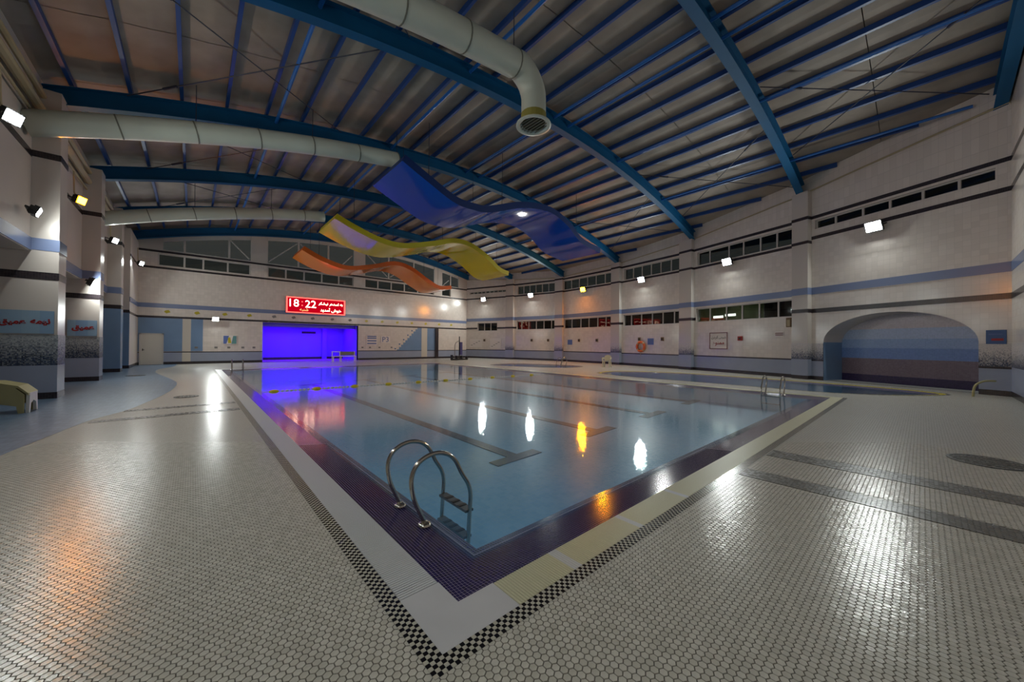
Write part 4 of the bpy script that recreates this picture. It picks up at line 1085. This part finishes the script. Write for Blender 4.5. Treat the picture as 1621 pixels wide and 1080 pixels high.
# ================================================================== THINGS: furniture
M_CHAIR = mat('chair_plastic', srgb(208, 198, 166), 0.4)
def plastic_chair(loc, rz, label):
    root = empty('plastic_chair', loc, rz); tag(root, label, 'chair')
    mb = MB(); mb.hexa([(-.23, -.22, .40), (.23, -.22, .40), (.25, .24, .43), (-.25, .24, .43), (-.23, -.22, .43), (.23, -.22, .43), (.25, .24, .46), (-.25, .24, .46)]); mb.build('seat', M_CHAIR, root)
    for x in (-.22, .22):
        for y in (-.2, .22):
            l = MB(); l.tube([(x, y, .42), (x*1.12, y*1.18, 0)], [.045, .035], 6); l.build('leg', M_CHAIR, root)
        a = MB(); a.tube([(x*1.1, .22, .42), (x*1.2, .2, .66), (x*1.2, -.2, .64)]  , .045, 6); a.build('armrest', M_CHAIR, root)
    b = MB(); pr = [(-.24, .46), (-.26, .66), (-.2, .82), (0, .87), (.2, .82), (.26, .66), (.24, .46)]
    b.face([(x, -.22-.1*(z-.46), z) for x, z in pr]); b.face([(x, -.25-.1*(z-.46), z) for x, z in pr[::-1]])
    for (xa, za), (xb, zb2) in zip(pr, pr[1:]+pr[:1]): b.quad((xa, -.22-.1*(za-.46), za), (xb, -.22-.1*(zb2-.46), zb2), (xb, -.25-.1*(zb2-.46), zb2), (xa, -.25-.1*(za-.46), za))
    b.build('backrest', M_CHAIR, root)
plastic_chair((22.2, 14.9, 0), 1.9, 'white plastic armchair by the plunge pool near right wall')
# bench in front of the niche
root = empty('bench', (9.7, 32.6, 0)); tag(root, 'white framed bench standing before the violet niche', 'bench')
mb = MB(); mb.box(-.95, .95, -.22, .22, .42, .47); mb.build('seat', M_WHITEP, root)
mb = MB(); mb.box(-.25, .95, .18, .22, .52, .84); mb.build('backrest', M_GREY, root)
for x in (-.9, -.3, .9):
    mb = MB(); mb.box(x-.03, x+.03, -.2, -.15, 0, .42); mb.build('leg', M_WHITEP, root)
    mb = MB(); mb.box(x-.03, x+.03, .16, .21, 0, .86); mb.build('leg', M_WHITEP, root)
mb = MB(); mb.box(-.95, -.25, .18, .22, .80, .86); mb.build('top_rail', M_WHITEP, root)
# lounger at left frame edge
root = empty('sun_lounger', (-3.25, 13.3, 0)); tag(root, 'beige plastic sun lounger beside the first pillar at left edge', 'lounger')
side = [(-.9, .18), (-.9, .70), (0.1, .66), (.38, .56), (.50, .42), (.50, .0), (.42, .0), (.40, .16), (.2, .22)]
for y in (-.32, .28):
    mb = MB(); mb.face([(x, y, z) for x, z in side]); mb.face([(x, y+.05, z) for x, z in side[::-1]])
    for a, b in zip(side, side[1:]+side[:1]): mb.quad((a[0], y, a[1]), (b[0], y, b[1]), (b[0], y+.05, b[1]), (a[0], y+.05, a[1]))
    mb.build('side_panel', M_BEIGE, root)
mb = MB(); top = [(-.9, .74), (0.1, .70), (.42, .60), (.56, .44)]
for a, b in zip(top[:-1], top[1:]): mb.hexa([(a[0], -.32, a[1]-.05), (b[0], -.32, b[1]-.05), (b[0], .33, b[1]-.05), (a[0], .33, a[1]-.05), (a[0], -.32, a[1]), (b[0], -.32, b[1]), (b[0], .33, b[1]), (a[0], .33, a[1])])
mb.build('seat', M_BEIGE, root)
mb = MB(); fr = [(-.25, .44), (.25, .44), (.30, 0), (.22, 0), (.17, .2), (0, .26), (-.17, .2), (-.22, 0), (-.30, 0)]
mb.face([(.57, y, z) for y, z in fr]); mb.face([(.52, y, z) for y, z in fr[::-1]])
for a, b in zip(fr, fr[1:]+fr[:1]): mb.quad((.57, *a), (.57, *b), (.52, *b), (.52, *a))
mb.build('end_frame', M_WHITEP, root)
# pool lift in the far corner
root = empty('pool_lift', (19.5, 30.0, 0)); tag(root, 'dark pool lift with tall post in the far right corner', 'pool lift')
mb = MB(); mb.box(-.7, .9, -.3, .3, .02, .14); mb.build('base', M_DARK, root)
for x, h in ((-.75, .5), (-.2, .42), (.35, .42), (.95, .36)):
    mb = MB(); mb.lathe((x, 0, 0), [(.001, 0), (.13, 0), (.13, h), (.001, h)], 10); mb.build('weight', M_DARK, root)
mb = MB(); mb.tube([(.1, 0, .1), (.1, 0, 2.3)], .05, 8); mb.build('post', M_DARK, root)
mb = MB(); mb.tube([(-.35, .1, .1), (-.35, .1, 1.5)], .035, 8); mb.build('post', M_GREY, root)
mb = MB(); mb.box(.12, .38, -.12, .12, .5, 1.75); mb.build('back_pad', M_PURPLEPAD, root)
mb = MB(); mb.tube([(.1, 0, 1.9), (-.3, 0, 1.7), (-.35, .1, 1.45)], .03, 6); mb.build('arm', M_GREY, root)
# lifebuoy
W, L, t, n = SEG[3]; c = W(2.25, 1.48, 0.12)
root = empty('lifebuoy', c, math.atan2(n.y, n.x)); tag(root, 'orange lifebuoy hanging on the right wall', 'lifebuoy')
ring = [(0, .34*math.cos(a), .34*math.sin(a)) for a in np.linspace(0, 2*math.pi, 25)[:-1]]
mb = MB(); mb.smooth = True; mb.tube(ring, .095, 10, closed=True); mb.build('ring', M_BUOY, root)
for a in (45, 135, 225, 315):
    a0 = math.radians(a); mb = MB(); mb.tube([(0, .34*math.cos(a0+q), .34*math.sin(a0+q)) for q in (-.14, 0, .14)], .10, 10); mb.build('reflective_band', M_PIPE, root)
mb = MB(); mb.tube([(-.05, 0, .5), (-.02, .02, -.25), (0, -.03, -.75)], .015, 5); mb.build('cord', M_PIPE, root)

# ================================================================== THINGS: signs and fittings
def sign(W, s0, s1, z0, z1, mt, label, cat='sign', group=None, d=0.02, name='wall_sign'):
    mb = MB(); mb.wbox(W, s0, s1, z0, z1, 0.01, 0.01+d); o = mb.build(name, mt); tag(o, label, cat, group); return o
W4, W3, W2, W0 = SEG[4][0], SEG[3][0], SEG[2][0], SEG[0][0]
s = sign(W4, 1.70, 2.89, 1.39, 2.41, M_SIGNW, 'framed white notice with dark and red Persian lettering on right wall')
mb = MB()
for a, b, c, d in ((1.70, 2.89, 1.39, 1.43), (1.70, 2.89, 2.37, 2.41), (1.70, 1.74, 1.43, 2.37), (2.85, 2.89, 1.43, 2.37)): mb.wbox(W4, a, b, c, d, .03, .045)
mb.build('frame', M_MAROON, s)
text_on(W4, 2.05, 2.10, .032, shape('کردن'), .46, .32, M_GREY, 'lettering', s, .02); text_on(W4, 2.56, 2.08, .032, shape('شوخی'), .46, .30, M_GREY, 'lettering', s, .02); text_on(W4, 2.30, 1.70, .032, shape('ممنوع'), .75, .36, M_RED, 'lettering', s, .02)
s = sign(W4, 3.55, 3.80, 1.90, 2.15, M_RED, 'small dark red fire alarm box on the right wall', 'alarm box', d=.08, name='alarm_box'); mb = MB(); mb.wbox(W4, 3.62, 3.73, 1.97, 2.08, .09, .10); mb.build('button', M_DARK, s)
s = sign(W4, 5.55, 6.0, 2.14, 2.36, M_SIGNW, 'small plate with two dark lines under the dark panes')
for z in (2.19, 2.28): mb = MB(); mb.wbox(W4, 5.58, 5.97, z-.02, z+.02, .03, .035); mb.build('text_line', M_MAROON, s)
s = sign(W4, 6.16, 6.38, 2.58, 3.06, M_BROWN, 'narrow brown wooden box hanging at the window corner', 'box', d=.12, name='wall_box'); mb = MB(); mb.wbox(W4, 6.20, 6.34, 2.62, 2.95, .13, .14); mb.build('front_panel', M_PIPE, s)
def notice(W, a, b, z0, z1, label):
    s = sign(W, a, b, z0, z1, M_SIGNB, label, group='small blue notices')
    for k in range(3):
        z = z1-(z1-z0)*(k+1)/4; mb = MB(); mb.wbox(W, a+.06, b-.06, z-.015, z+.015, .03, .034); mb.build('text_line', M_BLUEINK, s)
notice(W3, 2.80, 3.33, 1.63, 2.1, 'small blue notice right of the lifebuoy'); notice(W2, 1.26, 1.84, 1.58, 2.05, 'small blue notice under the orange floodlight bay')
def socket(W, s0, z, label):
    s = sign(W, s0-.11, s0+.11, z-.13, z+.13, M_BROWN, label, 'socket', 'small wall sockets', .06, 'wall_socket'); mb = MB(); mb.wbox(W, s0-.06, s0+.06, z-.06, z+.06, .07, .08); mb.build('cover', M_DARK, s)
socket(W3, 2.05, 2.05, 'small brown wall socket just above the lifebuoy'); socket(W3, 4.07, 2.04, 'small brown wall socket right of the blue notice by the lifebuoy')
socket(W2, 2.7, 1.98, 'small brown wall socket beside the blue notice under orange lamp'); socket(W2, 4.76, 1.98, 'small brown wall socket alone at right under the orange lamp')
socket(SEG[1][0], 2.35, 2.0, 'small brown wall socket at left in the second bay'); socket(SEG[1][0], 4.3, 2.0, 'small brown wall socket at right in the second bay'); socket(W0, 2.55, 2.0, 'small brown wall socket between the two faint corner boards')
for a, b, z0, z1, lab in ((0.53, 2.21, 1.21, 2.13, 'faint white board with grey lines in the far corner bay'), (3.3, 4.75, 1.1, 2.2, 'faint white drawing board beside the first pilaster')):
    s = sign(W0, a, b, z0, z1, M_SIGNW, lab, 'board', 'boards in the far corner')
    for k in range(4):
        mb = MB(); q = a+.15+(b-a-.3)*k/4; mb.wbox(W0, q, q+.25, z0+.2+.15*k, z0+.26+.15*k, .03, .034); mb.build('text_line', M_GREY, s)
s = sign(W5, 6.14, 6.58, 1.73, 2.2, M_SIGND, 'dark blue sign with a red line right of the arch'); mb = MB(); mb.wbox(W5, 6.26, 6.52, 1.84, 1.92, .03, .034); mb.build('text_line', M_RED, s); mb = MB(); mb.wbox(W5, 6.2, 6.5, 2.04, 2.08, .03, .034); mb.build('text_line', M_BLUEINK, s)
s = sign(WF, 12.25, 13.27, 1.43, 2.31, M_SIGNW, 'white notice with blue bars right of the niche')
for z in (1.55, 1.8, 2.05, 2.22): mb = MB(); mb.wbox(WF, 12.33, 13.19, z-.05, z+.05, .03, .036); mb.build('text_bar', M_BLUEINK, s)
s = sign(WF, 13.62, 14.55, 1.62, 2.28, M_SIGNW, 'white plate lettered P3 on the end wall'); text_on(WF, 14.08, 1.95, .032, 'P3', .75, .5, M_BLUEINK, 'lettering', s)
s = sign(WF, 1.70, 2.53, 1.42, 2.08, M_SIGNW, 'blue and green picture panel below the low end wall lamp')
for pts, mt in (([(1.72, 1.45), (1.9, 1.45), (2.05, 2.05), (1.72, 2.05)], M_SIGNB), ([(2.0, 1.5), (2.2, 1.5), (2.12, 1.95), (1.98, 1.9)], M_YELLOWD), ([(2.2, 1.45), (2.5, 1.45), (2.5, 2.05), (2.3, 2.05)], M_TEAL)):
    mb = MB(); mb.face([WF(x, z, .034) for x, z in pts]); mb.build('print', mt, s)
# drain covers
def drain(x, y, r, label):
    mb = MB(); mb.lathe((0, 0, 0), [(.001, .008), (r*.92, .008), (r, 0)], 24); o = mb.build('drain_cover', M_STRIPE, None, (x, y, 0)); tag(o, label, 'drain cover', 'round floor drain covers')
    mb = MB(); mb.lathe((0, 0, 0), [(r*.98, .004), (r*.98, .011), (r*.90, .011), (r*.90, .006)], 24); mb.build('rim', M_DARK, o)
    for k in range(-2, 3):
        xx = k*r*.3; Lh = math.sqrt(max(0, (r*.8)**2-xx*xx)); mb = MB(); mb.box(xx-.012, xx+.012, -Lh, Lh, .008, .012); mb.build('slot', M_DARK, o)
drain(8.35, -0.6, 0.38, 'dark round drain cover on the deck at the right'); drain(-0.12, 14.1, 0.28, 'dark round drain cover on the cream deck at the left'); drain(-1.95, 24.0, 0.34, 'dark round drain cover on the blue floor strip')
